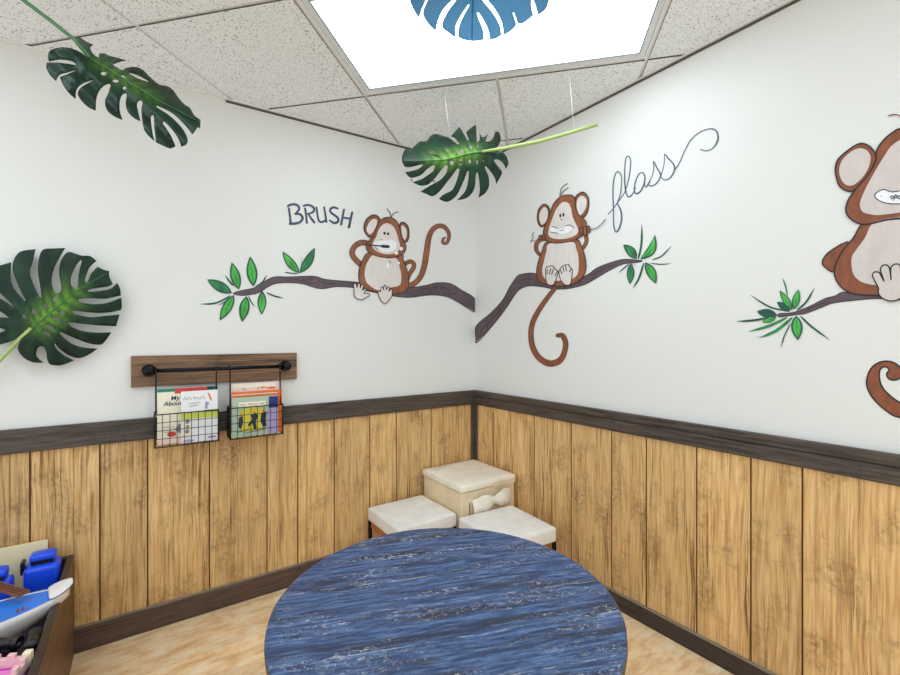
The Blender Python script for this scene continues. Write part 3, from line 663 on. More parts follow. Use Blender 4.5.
# --- lettering
t = thing('lettering_art', 'word BRUSH painted in blue capitals beside the toothbrushing monkey', 'lettering', L.at(320, 227, 0))
Z = lambda *p: zoom(p, 280, 195, 11.25)
for strokes in ([[(100, 150, 22), (112, 240, 22), (120, 318, 24)], [(88, 126, 20), (120, 108, 24), (170, 105, 24), (208, 125, 24), (212, 165, 22), (172, 212, 18)], [(172, 212, 18), (225, 215, 22), (254, 255, 24), (232, 298, 24), (180, 318, 26), (112, 322, 24)]],
                [[(282, 150, 20), (294, 230, 20), (303, 312, 22)], [(264, 122, 18), (310, 110, 22), (360, 125, 22), (386, 160, 22), (365, 195, 20), (310, 210, 16)], [(320, 215, 18), (350, 260, 20), (387, 308, 20)]],
                [[(410, 136, 18), (420, 210, 20), (434, 280, 20), (460, 303, 20), (500, 292, 20), (520, 270, 14)], [(497, 136, 18), (510, 215, 20), (522, 302, 20)]],
                [[(650, 152, 18), (605, 138, 22), (566, 160, 22), (572, 195, 22), (620, 230, 22), (655, 265, 24), (650, 300, 24), (610, 314, 24), (560, 285, 18)]],
                [[(720, 162, 20), (704, 245, 22), (688, 330, 24)], [(812, 196, 22), (794, 275, 24), (776, 362, 26)], [(700, 253, 18), (745, 258, 20), (792, 266, 20)]]):
    p = Paint(L)
    for i, s_ in enumerate(strokes): p.line([(a, b, c * 1.15) for a, b, c in Z(*s_)], 2, 'letter', i)
    p.build('letter', t)
t = thing('lettering_art', 'word floss painted in thin blue-grey looping script beside the flossing monkey', 'lettering', R.at(640, 230, 0))
for strokes in ([[(95, 488, 6), (122, 458, 6), (155, 412, 6), (182, 374, 5)], [(140, 432, 6), (156, 390, 6), (164, 330, 6), (162, 290, 6), (150, 269, 6), (134, 276, 6), (122, 320, 7), (119, 390, 7), (122, 460, 7), (122, 520, 7), (126, 562, 8), (136, 581, 8), (152, 562, 9), (164, 515, 10), (160, 470, 9), (142, 434, 7)]],
                [[(180, 376, 5), (197, 322, 6), (209, 255, 7), (210, 205, 7), (197, 187, 7), (185, 205, 7), (180, 270, 7), (182, 345, 8), (192, 390, 8), (206, 398, 8), (222, 382, 7), (236, 352, 6)]],
                [[(276, 274, 6), (256, 278, 7), (237, 318, 8), (230, 362, 8), (240, 382, 9), (262, 370, 9), (280, 332, 9), (285, 295, 9), (274, 272, 7)], [(285, 295, 7), (284, 335, 6), (292, 348, 6), (312, 320, 5)]],
                [[(296, 340, 5), (320, 296, 5), (331, 255, 5), (330, 214, 6), (346, 245, 8), (366, 285, 8), (350, 324, 8), (322, 342, 7), (304, 338, 6)]],
                [[(366, 298, 5), (380, 250, 5), (386, 215, 5), (388, 177, 6), (406, 198, 8), (434, 230, 9), (438, 262, 9), (416, 300, 8), (388, 311, 7), (368, 296, 6)], [(440, 258, 6), (465, 220, 6), (492, 158, 6), (526, 100, 6), (572, 62, 6), (626, 45, 7), (658, 60, 10), (664, 102, 10), (640, 144, 7), (604, 160, 6), (574, 152, 6)]]):
    p = Paint(R)
    for i, s_ in enumerate(strokes): p.line(Zf(*[(a, b, c * .95) for a, b, c in s_]), 1, 'letter2', i)
    p.build('letter', t)

# ------------------------------------------------------------------ monstera leaves
def monstera(outline, holes, mid, depth, glow_len, matl, t, half, glow=1.0):
    """Blade: the traced outline on a curved surface, cut-outs left open. mid = midrib polyline root -> tip (pixels)."""
    out = crom(outline, True, 4, 58); hs = [crom(h, True, 3) for h in holes]
    verts, edges = [], []
    def loop(lp):
        n0 = len(verts); verts.extend(Vector((x, y)) for x, y in lp); n = len(lp)
        edges.extend((n0 + i, n0 + (i + 1) % n) for i in range(n))
    loop(out)
    for h in hs: loop(h)
    xs, ys = [p[0] for p in out], [p[1] for p in out]; st = max(2.6, (max(xs) - min(xs)) / 46)
    x = min(xs)
    while x < max(xs):
        y = min(ys)
        while y < max(ys):
            if inside(x, y, out) and not any(inside(x, y, h) for h in hs): verts.append(Vector((x + random.uniform(-.2, .2), y + random.uniform(-.2, .2))))
            y += st
        x += st
    vo, eo, fo, *_ = delaunay_2d_cdt(verts, edges, [], 0, 1e-4)
    mp = crom(mid, False, 8)
    def md(p):
        best = (1e9, 0, 0)
        for i in range(len(mp) - 1):
            a, b = mp[i], mp[i + 1]; dx, dy = b[0] - a[0], b[1] - a[1]; l2 = dx * dx + dy * dy
            q = max(0, min(1, ((p[0] - a[0]) * dx + (p[1] - a[1]) * dy) / l2)); ex, ey = p[0] - a[0] - dx * q, p[1] - a[1] - dy * q
            d = math.hypot(ex, ey)
            if d < best[0]: best = (d, (i + q) / (len(mp) - 1), 1 if dx * ey - dy * ex > 0 else -1)
        return best
    bm = bmesh.new(); at = bm.verts.layers.float.new('mid'); bv = []
    for v in vo:
        d, s_, sg = md(v); w = bm.verts.new(depth(v.x, v.y, d * sg, s_)); bv.append(w)
        w[at] = glow * max(0, 1 - d / (half * .30)) ** 1.3 * max(0, 1 - (abs(s_ - glow_len * .45) / (glow_len * .5)) ** 2) * (.62 + .38 * math.cos((s_ - d / half * .35) * 62))
    for f in fo:
        c = sum((vo[i] for i in f), Vector((0, 0))) / len(f)
        if inside(c.x, c.y, out) and not any(inside(c.x, c.y, h) for h in hs):
            try: bm.faces.new([bv[i] for i in f])
            except ValueError: pass
    for v in [v for v in bm.verts if not v.link_faces]: bm.verts.remove(v)
    o = obj('blade', bm, matl, t, smooth=True, solid=.0014)
    bm = bmesh.new(); pts = [depth(p[0], p[1], 0, i / (len(mp) - 1)) for i, p in enumerate(mp)]
    cam = Vector((0, 0, CAMZ)); pts = [q + (cam - q).normalized() * .001 for q in pts]
    tube(bm, pts, [.0032 * (1 - .7 * i / len(pts)) for i in range(len(pts))], 6)
    obj('midrib', bm, M['stem_dark'] if matl is M['leaf'] else matl, t)
    return o
def ell(c, a, b, ang=0):
    ca, sa = math.cos(math.radians(ang)), math.sin(math.radians(ang))
    return [(c[0] + a * math.cos(q * math.pi / 4) * ca - b * math.sin(q * math.pi / 4) * sa, c[1] + a * math.cos(q * math.pi / 4) * sa + b * math.sin(q * math.pi / 4) * ca) for q in range(8)]

# leaf fixed to the left wall
s = 4.22; Z = lambda *p: zoom(p, 0, 220, s)
out = Z((128, 462), (100, 470), (60, 505), (0, 525), (-40, 530), (-75, 515), (-88, 490), (-50, 478), (0, 474), (20, 466), (22, 463), (0, 456), (-50, 452), (-100, 440), (-115, 415), (-60, 402), (0, 410), (36, 413), (38, 410), (0, 384), (-60, 352), (-105, 342), (-118, 305), (-60, 298), (0, 330), (52, 364), (56, 360), (0, 308), (-50, 262), (-88, 238), (-40, 205), (0, 192), (48, 178), (45, 250), (60, 290), (104, 342), (110, 340), (88, 300), (62, 240), (52, 200), (62, 160), (90, 132), (150, 123), (135, 185), (126, 220), (140, 270), (168, 328), (176, 326), (168, 270), (160, 215), (165, 160), (182, 125), (225, 120), (275, 118), (250, 160), (226, 210), (218, 260), (228, 298), (240, 310), (254, 304), (258, 280), (250, 225), (255, 180), (270, 150), (290, 135), (320, 142), (345, 150), (380, 152), (408, 172), (393, 184), (375, 205), (362, 240), (358, 258), (364, 264), (372, 256), (385, 225), (412, 197), (440, 210), (460, 215), (462, 240), (476, 270), (455, 280), (420, 285), (380, 292), (370, 298), (378, 303), (430, 298), (465, 290), (495, 265), (507, 290), (510, 318), (480, 325), (440, 332), (390, 330), (334, 332), (328, 338), (345, 348), (370, 353), (400, 355), (450, 350), (512, 327), (514, 365), (510, 380), (470, 388), (420, 392), (370, 388), (312, 382), (306, 388), (320, 398), (350, 405), (385, 410), (440, 405), (505, 398), (490, 448), (430, 445), (370, 440), (295, 431), (290, 436), (300, 448), (330, 462), (370, 472), (420, 475), (470, 473), (440, 515), (420, 526), (375, 520), (320, 500), (256, 471), (252, 478), (262, 490), (300, 520), (350, 537), (412, 542), (370, 570), (330, 582), (290, 570), (255, 545), (232, 520), (228, 526), (240, 545), (265, 567), (312, 592), (260, 612), (215, 610), (200, 590), (196, 560), (185, 536), (168, 532), (156, 545), (155, 575), (185, 602), (140, 600), (100, 580), (76, 545), (85, 510), (110, 480))
holes = [Z((345, 168), (322, 190), (302, 235), (299, 268), (312, 287), (327, 283), (330, 240), (338, 200))] + [ell(Z(c)[0], a / s, b / s, an) for c, a, b, an in (((232, 335), 9, 12, 0), ((188, 365), 11, 11, 0), ((145, 388), 11, 15, -30), ((103, 407), 14, 8, 40), ((237, 415), 20, 9, 25), ((210, 452), 20, 8, 22), ((264, 390), 12, 7, 20), ((200, 478), 18, 7, 35))]
def dC(x, y, d, s_): return L.at(x, y, .062 - .028 * (abs(d) / 60) ** 1.6 + .004 * math.sin(math.atan2(y - 322, x - 40) * 11) * min(1, abs(d) / 30))
t = thing('monstera_leaf', 'dark green artificial monstera leaf fixed flat to the left wall', 'artificial leaf', L.at(40, 365, .03), 'artificial monstera leaves')
monstera(out, holes, Z((128, 462), (180, 420), (247, 362), (340, 290), (455, 222)), dC, .9, M['leaf'], t, 85, .9)
bm = bmesh.new(); tube(bm, [L.at(x, y, n) for x, y, n in ((31, 328, .066), (20, 338.5, .055), (0, 360, .04), (-25, 388, .03), (-50, 420, .02))], [.006, .0065, .007, .007, .007]); obj('stem', bm, M['stem'], t)

# leaf hanging by two strings near the corner
s = 6.754; Z = lambda *p: zoom(p, 395, 110, s)
out = Z((48, 345), (52, 300), (70, 265), (92, 258), (102, 275), (140, 235), (165, 215), (195, 212), (217, 206), (245, 170), (285, 163), (340, 180), (362, 186), (424, 232), (436, 226), (400, 185), (378, 178), (410, 140), (432, 115), (447, 130), (462, 158), (490, 206), (500, 202), (480, 150), (520, 115), (545, 98), (549, 150), (553, 208), (560, 216), (572, 200), (571, 150), (582, 180), (604, 183), (628, 158), (614, 200), (612, 222), (622, 220), (644, 208), (662, 187), (672, 162), (676, 146), (699, 148), (714, 178), (708, 221), (687, 251), (653, 262), (600, 274), (592, 282), (640, 276), (700, 277), (740, 295), (762, 335), (765, 365), (748, 398), (738, 372), (715, 345), (684, 332), (668, 338), (672, 350), (692, 376), (722, 415), (712, 450), (683, 500), (675, 460), (650, 420), (618, 382), (606, 382), (612, 402), (632, 450), (635, 510), (610, 560), (563, 592), (573, 540), (568, 470), (561, 424), (550, 420), (545, 450), (541, 510), (520, 560), (480, 595), (418, 610), (445, 580), (478, 540), (495, 470), (499, 412), (488, 410), (478, 440), (450, 510), (420, 570), (385, 605), (345, 620), (295, 600), (330, 568), (390, 535), (425, 450), (436, 398), (420, 394), (380, 450), (340, 500), (300, 550), (255, 582), (215, 568), (172, 550), (228, 515), (275, 488), (310, 468), (348, 420), (356, 376), (340, 372), (300, 420), (270, 460), (240, 490), (215, 505), (170, 510), (118, 487), (178, 466), (220, 440), (258, 410), (270, 378), (255, 372), (215, 400), (180, 435), (140, 452), (100, 455), (68, 418), (108, 412), (158, 396), (190, 372), (180, 366), (150, 374), (100, 385), (65, 382))
holes = [ell(Z(c)[0], a / s, b / s, an) for c, a, b, an in (((384, 352), 12, 17, 15), ((445, 348), 10, 17, 5), ((505, 352), 10, 20, 5), ((555, 355), 6, 20, 0), ((597, 345), 7, 11, -10), ((404, 293), 9, 10, 0), ((455, 278), 12, 18, -35), ((512, 253), 9, 18, -25), ((557, 248), 5, 14, -10))] + [Z((225, 283), (262, 292), (305, 320), (262, 308)), Z((338, 258), (362, 270), (372, 286), (350, 276))]
def dB(x, y, d, s_):
    D = 2.0 + (.0048 * d * (1 + .004 * d) if d > 0 else .0012 * abs(d))
    D += .03 * s_ * s_ + .006 * math.sin(x * .42) * min(1, abs(d) / 18)
    return ray(x, y, D)
t = thing('monstera_leaf', 'dark green monstera leaf hanging on two strings in front of the wall corner', 'artificial leaf', ray(480, 150, 2.0), 'artificial monstera leaves')
# midrib runs right (root) to left (tip): pixels above it lie on its +side
monstera(out, holes, Z((590, 281), (480, 300), (350, 334), (200, 342), (60, 345)), dB, .85, M['leaf'], t, 48, .95)
bm = bmesh.new(); tube(bm, [ray(x, y, D) for x, y, D in ((482, 151.5, 1.998), (505, 148, 1.99), (540, 141, 1.97), (570, 132.5, 1.96), (597.5, 124.3, 1.95))], [.006, .008, .0085, .0085, .008]); obj('stem', bm, M['stem'], t)
for px, py, D in ((449, 131, 2.09), (574, 131, 1.958)):
    a = ray(px, py, D); b = Vector((a.x - .02, a.y, ceil_z(a.x - .02) - .0075))
    bm = bmesh.new(); tube(bm, [a, b], .0013, 6); obj('string', bm, M['string'], t)

# leaf hanging at upper left
s = 5.; Z = lambda *p: zoom(p, 30, 20, s)
out = Z((300, 195), (250, 160), (200, 140), (155, 136), (105, 150), (90, 175), (95, 207), (150, 197), (205, 205), (230, 219), (228, 226), (190, 219), (140, 213), (85, 212), (82, 240), (100, 275), (130, 305), (146, 275), (185, 262), (245, 245), (190, 270), (150, 285), (165, 325), (195, 365), (228, 394), (234, 345), (270, 315), (325, 297), (265, 330), (245, 350), (240, 372), (255, 400), (290, 435), (328, 453), (331, 400), (345, 355), (372, 327), (396, 318), (404, 326), (390, 370), (375, 405), (385, 450), (420, 480), (463, 499), (448, 450), (450, 400), (464, 372), (480, 366), (484, 376), (478, 420), (490, 460), (520, 490), (553, 506), (541, 460), (535, 420), (545, 402), (558, 402), (562, 418), (557, 460), (568, 540), (590, 575), (622, 606), (612, 560), (604, 490), (612, 474), (620, 486), (622, 540), (630, 612), (660, 625), (700, 641), (728, 630), (700, 570), (662, 515), (668, 506), (685, 520), (720, 560), (745, 600), (756, 632), (780, 622), (788, 595), (760, 540), (700, 480), (630, 434), (636, 428), (710, 465), (770, 520), (812, 572), (838, 535), (850, 541), (852, 498), (822, 478), (800, 440), (770, 420), (740, 385), (715, 350), (685, 330), (645, 322), (600, 285), (565, 250), (530, 235), (480, 240), (462, 250), (430, 235), (412, 223), (445, 210), (480, 202), (440, 190), (400, 180), (372, 168), (346, 168), (344, 190), (318, 172), (302, 145), (303, 132), (315, 123), (280, 106), (250, 87), (230, 90), (240, 130), (262, 158), (300, 186))
holes = [ell(Z(c)[0], a / s, b / s, an) for c, a, b, an in (((368, 268), 14, 9, 0), ((428, 305), 15, 8, 5), ((472, 340), 9, 8, 0), ((467, 282), 13, 4, 32), ((508, 318), 18, 5, 30), ((556, 348), 15, 4, 28), ((585, 366), 10, 3, 28))] + [Z((490, 263), (540, 276), (596, 309), (540, 293))]
def dA(x, y, d, s_):
    D = 1.32 + .10 * s_ + (.0036 * -d if d < 0 else -.0014 * d * (1 - .006 * d))
    D += .004 * math.sin((x - y) * .25) * min(1, abs(d) / 18)
    return ray(x, y, D)
t = thing('monstera_leaf', 'dark green monstera leaf drooping from the ceiling along the left wall', 'artificial leaf', ray(120, 95, 1.37), 'artificial monstera leaves')
monstera(out, holes, Z((300, 190), (340, 215), (400, 250), (480, 300), (560, 350), (640, 400), (720, 440), (830, 500)), dA, .85, M['leaf'], t, 42, .42)
bm = bmesh.new(); tube(bm, [ray(x, y, D) for x, y, D in ((90, 58, 1.32), (75, 40, 1.315), (50, 20, 1.31), (22, -1, 1.30), (-20, -32, 1.295), (-46, -50, 1.29))], .0055); obj('stem', bm, M['stem_dark'], t)

# leaf hanging below the light
s = 5.625; Z = lambda *p: zoom(p, 400, 0, s)
left = [(405, 230), (360, 222), (328, 207), (332, 150), (356, 90), (388, 34), (384, 24), (340, 90), (312, 150), (314, 210), (296, 200), (270, 180), (240, 156), (242, 118), (272, 60), (316, 2), (300, -6), (245, 50), (215, 110), (200, 172), (165, 140), (135, 95), (131, 60), (152, 10), (172, -30), (160, -36), (125, 44), (107, 100), (80, 60), (55, 0), (48, -60), (60, -110), (110, -150), (118, -158), (56, -150), (62, -220), (100, -280), (150, -250), (156, -262), (116, -300), (150, -360), (230, -400), (300, -390), (350, -350), (378, -300), (402, -290)]
right = [(402, -290), (430, -310), (470, -360), (540, -400), (640, -390), (720, -340), (760, -290), (700, -250), (706, -238), (780, -270), (830, -200), (850, -120), (790, -110), (786, -98), (848, -80), (848, -30), (838, 0), (820, 50), (776, 85), (768, 48), (750, -6), (738, -4), (738, 40), (750, 85), (700, 125), (662, 134), (656, 110), (640, 68), (634, 72), (646, 110), (652, 142), (620, 175), (583, 196), (574, 130), (540, 60), (486, -6), (458, -4), (520, 70), (560, 140), (570, 196), (540, 215), (505, 222), (500, 180), (480, 130), (446, 76), (432, 72), (444, 110), (468, 170), (472, 222), (440, 228)]
def dD(x, y, d, s_):
    h = .955 - .0009 * max(0, y) - .0000075 * d * d - .0006 * max(0, (y + 10))
    return ray(x, y, F * h / (CY - y))
t = thing('monstera_leaf', 'blue-green backlit monstera leaf hanging right below the ceiling light', 'artificial leaf', ray(474, -10, 1.25), 'artificial monstera leaves')
monstera(Z(*left) + Z(*right[1:]), [ell(Z(c)[0], 2.2, 3.4, a) for c, a in (((345, -60), 20), ((350, -130), 10), ((455, -60), -20), ((450, -130), -10))], Z((402, -290), (406, -150), (410, 0), (406, 120), (405, 226)), dD, .8, M['leaf_back'], t, 70)
a = dD(471.5, -51, 0, 0); bm = bmesh.new(); tube(bm, [a, a + Vector((.01, -.12, .05)), Vector((a.x + .03, a.y - .30, ceil_z(a.x) - .02))], .006); obj('stem', bm, M['stem'], t)
b = dD(473, -20, 0, .2); bm = bmesh.new(); tube(bm, [b, Vector((b.x, b.y, ceil_z(b.x) - .009))], .0012, 6); obj('string', bm, M['string'], t)

# wall plate half hidden behind the hanging leaf
t = thing('wall_plate', 'small white wall plate with two screws, half hidden behind the hanging leaf', 'wall plate', L.at(421, 186, 0))
a, z1 = L.sz(407, 177); b, z0 = L.sz(437, 186)
bm = bmesh.new(); box(bm, FL, b, a, .0005, .008, z0 - .005, z1); obj('plate', bm, M['plate'], t, bevel=.002)
for px, py in ((411.6, 179.8), (433.8, 181)):
    q = L.at(px, py, .008); bm = bmesh.new(); lathe(bm, q, [(.0055, 0), (.0045, .003), (0, .0035)], 12, L.n); obj('screw', bm, M['screw'], t)

# ------------------------------------------------------------------ book rack
aL, zt = L.sz(130.9, 356.3, .018); aR, _ = L.sz(296.8, 352.5, .018)
zt = (L.sz(130.9, 356.3, .018)[1] + L.sz(296.8, 352.5, .018)[1]) / 2; zb = (L.sz(131.2, 388, .018)[1] + L.sz(296.8, 378.4, .018)[1]) / 2
t = thing('book_rack', 'distressed brown board with a black pipe rail on the left wall', 'wall rack', L.pt((aL + aR) / 2, 0, zb))
bm = bmesh.new(); box(bm, FL, aR, aL, 0, .020, zb, zt); obj('board', bm, M['rack'], t, bevel=.002)
RN = .062; s0, zr0 = L.sz(149, 371, RN); s1, zr1 = L.sz(287, 366, RN); zr = (zr0 + zr1) / 2
for s_ in (s0, s1):
    bm = bmesh.new(); lathe(bm, L.pt(s_, .020, zr), [(.026, 0), (.026, .007), (.013, .010), (.013, RN - .034), (.019, RN - .034), (.020, RN - .006), (.014, RN + .004), (0, RN + .006)], 20, L.n); obj('flange', bm, M['iron'], t)
bm = bmesh.new(); tube(bm, [L.pt(s1, RN, zr), L.pt(s0, RN, zr)], .0085, 10); obj('pipe_rail', bm, M['iron'], t)
def tri(bm, pts): pass
def basket(lbl, pxl, pxr, ytl, ytr, ybl, ybr, cols):
    NF, NB = .118, .030
    a0, z0 = L.sz(pxl, ytl, NF); a1, z1 = L.sz(pxr, ytr, NF); zt_ = (z0 + z1) / 2; zb_ = (L.sz(pxl, ybl, NF)[1] + L.sz(pxr, ybr, NF)[1]) / 2
    t = thing('wire_basket', lbl, 'basket', L.pt((a0 + a1) / 2, .07, zb_), 'black wire baskets on the pipe rail')
    P = lambda a, n, z: L.pt(a, n, z)
    bm = bmesh.new(); r = .0026
    for z in (zt_, zb_):
        c = [P(a0, NF, z), P(a1, NF, z), P(a1, NB, z), P(a0, NB, z)]
        for i in range(4): tube(bm, [c[i], c[(i + 1) % 4]], r, 6)
    for a in (a0, a1):
        for n in (NF, NB): tube(bm, [P(a, n, zb_), P(a, n, zt_)], r, 6)
    obj('frame', bm, M['wire'], t)
    bm = bmesh.new(); r = .0014; rows = 4
    for i in range(1, cols):
        a = a0 + (a1 - a0) * i / cols
        tube(bm, [P(a, NF, zt_), P(a, NF, zb_)], r, 5); tube(bm, [P(a, NF, zb_), P(a, NB, zb_)], r, 5)
    for j in range(1, rows):
        z = zb_ + (zt_ - zb_) * j / rows
        tube(bm, [P(a0, NB, z), P(a0, NF, z)], r, 5); tube(bm, [P(a1, NB, z), P(a1, NF, z)], r, 5); tube(bm, [P(a0, NF, z), P(a1, NF, z)], r, 5)
    for k in range(1, 5):
        n = NB + (NF - NB) * k / 5
        for a in (a0, a1): tube(bm, [P(a, n, zb_), P(a, n, zt_)], r, 5)
    for k in range(1, 6):
        a = a0 + (a1 - a0) * k / 6; tube(bm, [P(a, NB, zt_), P(a, NB, zb_)], r, 5)
    obj('wire_mesh', bm, M['wire'], t)
    for a in (a0, a1):
        d = -.004 if a == a0 else .004
        bm = bmesh.new(); hook = [P(a + d, RN - .012, zr - .004), P(a + d, RN - .010, zr + .009), P(a + d, RN, zr + .0135), P(a + d, RN + .010, zr + .008), P(a + d, RN + .016, zr - .01), P(a + d, RN + .02, zt_ + .03), P(a + d, NF - .03, zt_)]
        tube(bm, hook, .0034, 6); obj('hanger', bm, M['wire'], t)
    return a0, a1, zb_, zt_
A0, A1, ZB1, ZT1 = basket('left wire basket on the rail, holding two white picture books', 155, 218.6, 414.8, 410, 447.4, 441, 9)
B0, B1, ZB2, ZT2 = basket('right wire basket on the rail, holding orange and green picture books', 230.5, 283, 408, 404.5, 440, 433, 8)
def book(label, corners, n_, th, m, art, group, lean=.0):
    """corners: left, right, top, bottom as (s, s, z, z) on the plane n_."""
    a0, a1, z1, z0 = corners
    t = thing('book', label, 'book', L.pt((a0 + a1) / 2, n_, z0), group)
    bm = bmesh.new(); box(bm, FL, a1, a0, n_ - .002, n_, z0, z1); box(bm, FL, a1, a0, n_ - th, n_ - th + .002, z0, z1); box(bm, FL, a0 - .002, a0, n_ - th + .002, n_ - .002, z0, z1)
    c = obj('cover', bm, M[m], t)
    bm = bmesh.new(); box(bm, FL, a1 + .003, a0 - .002, n_ - th + .002, n_ - .002, z0 + .003, z1 - .003); obj('pages', bm, M['paper'], t)
    lay = 0
    for kind, mm, dat in art:
        lay += 1; bm = bmesh.new(); q = lambda u, v: L.pt(a0 + (a1 - a0) * u, n_ + .0003 + .0003 * lay, z1 + (z0 - z1) * v)
        if kind == 'r': u0, v0, u1, v1 = dat; quad(bm, [q(u0, v0), q(u1, v0), q(u1, v1), q(u0, v1)])
        elif kind == 'p': bm.faces.new([bm.verts.new(q(u, v)) for u, v in dat])
        elif kind == 'l':
            for pts in dat: tube(bm, [q(u, v) for u, v in pts], .0011, 5)
        elif kind == 'e':
            for (u, v, ru, rv) in dat: bm.faces.new([bm.verts.new(q(u + ru * math.cos(k * math.pi / 6), v + rv * math.sin(k * math.pi / 6))) for k in range(12)])
        elif kind == 't':
            txt, u, v, size = dat
            cu = bpy.data.curves.new('x', 'FONT'); cu.body = txt; cu.size = size; cu.shear = .15; cu.offset = .0004
            tmp = bpy.data.objects.new('x', cu); me = bpy.data.meshes.new_from_object(tmp); bpy.data.objects.remove(tmp)
            bm.from_mesh(me)
            for vv in bm.verts:
                w = q(u, v) - L.w * vv.co.x; vv.co = Vector((w.x, w.y, w.z + vv.co.y))
        obj({'r': 'printed_band', 'p': 'printed_picture', 'l': 'printed_line', 'e': 'printed_picture', 't': 'title'}[kind], bm, M[mm], c, normals=False)
    return t
def cor(n, xl, yl, xr, yr, z0):
    a, z = L.sz(xl, yl, n); b, z_ = L.sz(xr, yr, n); return a, b, (z + z_) / 2, z0
bk = 'picture books in the wire baskets'
zf = ZB1 + .004
book('white picture book with green and red top edge, behind another in the left basket', cor(.082, 157.2, 389.5, 207, 386, zf), .082, .010, 'book_ivory',
     [('r', 'book_teal', (0, 0, .34, .06)), ('r', 'book_red', (.34, 0, 1, .10)), ('t', 'ink', ('My Tooth', .26, .215, .026)), ('t', 'ink', ('About', .12, .31, .026)), ('l', 'ink_grey', [[(.18 + .1 * math.cos(k), .74 + .05 * math.sin(k)) for k in range(7)], [(.3, .68), (.38, .8), (.44, .7), (.5, .82)]]), ('e', 'book_red', [(.28, .83, .09, .05)]), ('e', 'ink_grey', [(.48, .74, .12, .09)]), ('r', 'book_pink', (0, .9, 1, 1))], bk)
book('dark teal picture book, only its top corner showing in the left basket', cor(.066, 185, 388.2, 217.5, 385.2, zf), .066, .010, 'book_teal', [('e', 'ink', [(.75, .03, .16, .02)])], bk)
book('white picture book with a lime band, in front in the left basket', cor(.108, 181, 391.3, 217.6, 390, zf), .108, .011, 'book_white',
     [('r', 'book_lime', (0, .40, 1, .54)), ('r', 'book_green', (.62, .385, 1, .43)), ('l', 'ink_grey', [[(.06, .16), (.12, .10), (.16, .17), (.22, .11), (.28, .16)], [(.34, .10), (.36, .16), (.42, .12), (.5, .16), (.58, .11), (.64, .16)], [(.2, .24), (.5, .23)], [(.22, .29), (.46, .28)]]), ('p', 'book_orange', [(.72, .06), (.76, .05), (.84, .20), (.80, .21)]),
      ('e', 'book_lilac', [(.70, .26, .06, .04), (.68, .32, .04, .05)]), ('e', 'ink_grey', [(.17, .58, .06, .045), (.17, .68, .05, .035), (.16, .77, .06, .045)]), ('r', 'book_ivory', (.02, .55, .30, .90)), ('e', 'ink_grey', [(.17, .585, .06, .045), (.17, .685, .05, .035), (.16, .775, .06, .045)]), ('e', 'book_lilac', [(.84, .93, .12, .03), (.2, .96, .15, .025)])], bk)
zf = ZB2 + .004
book('pale pink picture book standing tallest in the right basket', cor(.062, 231, 383.6, 281, 381.2, zf), .062, .008, 'book_pink', [('l', 'ink', [[(.22, .13), (.25, .10), (.28, .14)], [(.50, .12), (.53, .09), (.54, .13)], [(.68, .09), (.70, .12)]]), ('r', 'book_ivory', (.04, .03, .9, .09)), ('e', 'book_orange', [(.62, .10, .05, .015), (.8, .12, .09, .02)])], bk)
book('bright orange picture book, middle of three in the right basket', cor(.084, 232, 392.8, 282, 389.2, zf), .084, .010, 'book_orange', [('r', 'book_white', (.0, .055, .9, .07))], bk)
book('sage green picture book with a yellow picture, in front in the right basket', cor(.106, 232, 398.3, 278, 395, zf), .106, .011, 'book_sage',
     [('r', 'book_ivory', (.14, .12, .72, .24)), ('r', 'book_navy', (.79, .02, 1, .32)), ('r', 'book_lilac', (.76, .34, 1, .98)), ('p', 'book_yellow', [(.20, .30), (.45, .26), (.70, .32), (.74, .7), (.6, .86), (.2, .88), (.12, .6)]), ('l', 'book_red', [[(.34, .16), (.37, .20), (.40, .15), (.43, .20), (.47, .16), (.5, .2), (.55, .16)]]),
      ('l', 'ink', [[(.17, .19), (.22, .18), (.27, .19)], [(.60, .17), (.65, .19), (.69, .17)]]), ('p', 'ink', [(.14, .50), (.22, .46), (.23, .62), (.19, .80), (.13, .74)]), ('p', 'ink', [(.40, .46), (.50, .42), (.56, .50), (.50, .64), (.52, .82), (.46, .84), (.43, .68), (.34, .76), (.33, .70), (.42, .58)]), ('p', 'ink', [(.62, .44), (.74, .40), (.72, .60), (.74, .78), (.66, .80), (.60, .62)]), ('l', 'ink', [[(.08, .88), (.25, .84), (.4, .78)], [(.3, .9), (.5, .88), (.72, .84)]]), ('e', 'book_orange', [(.47, .40, .03, .03), (.19, .44, .025, .025), (.67, .38, .03, .03)])], bk)

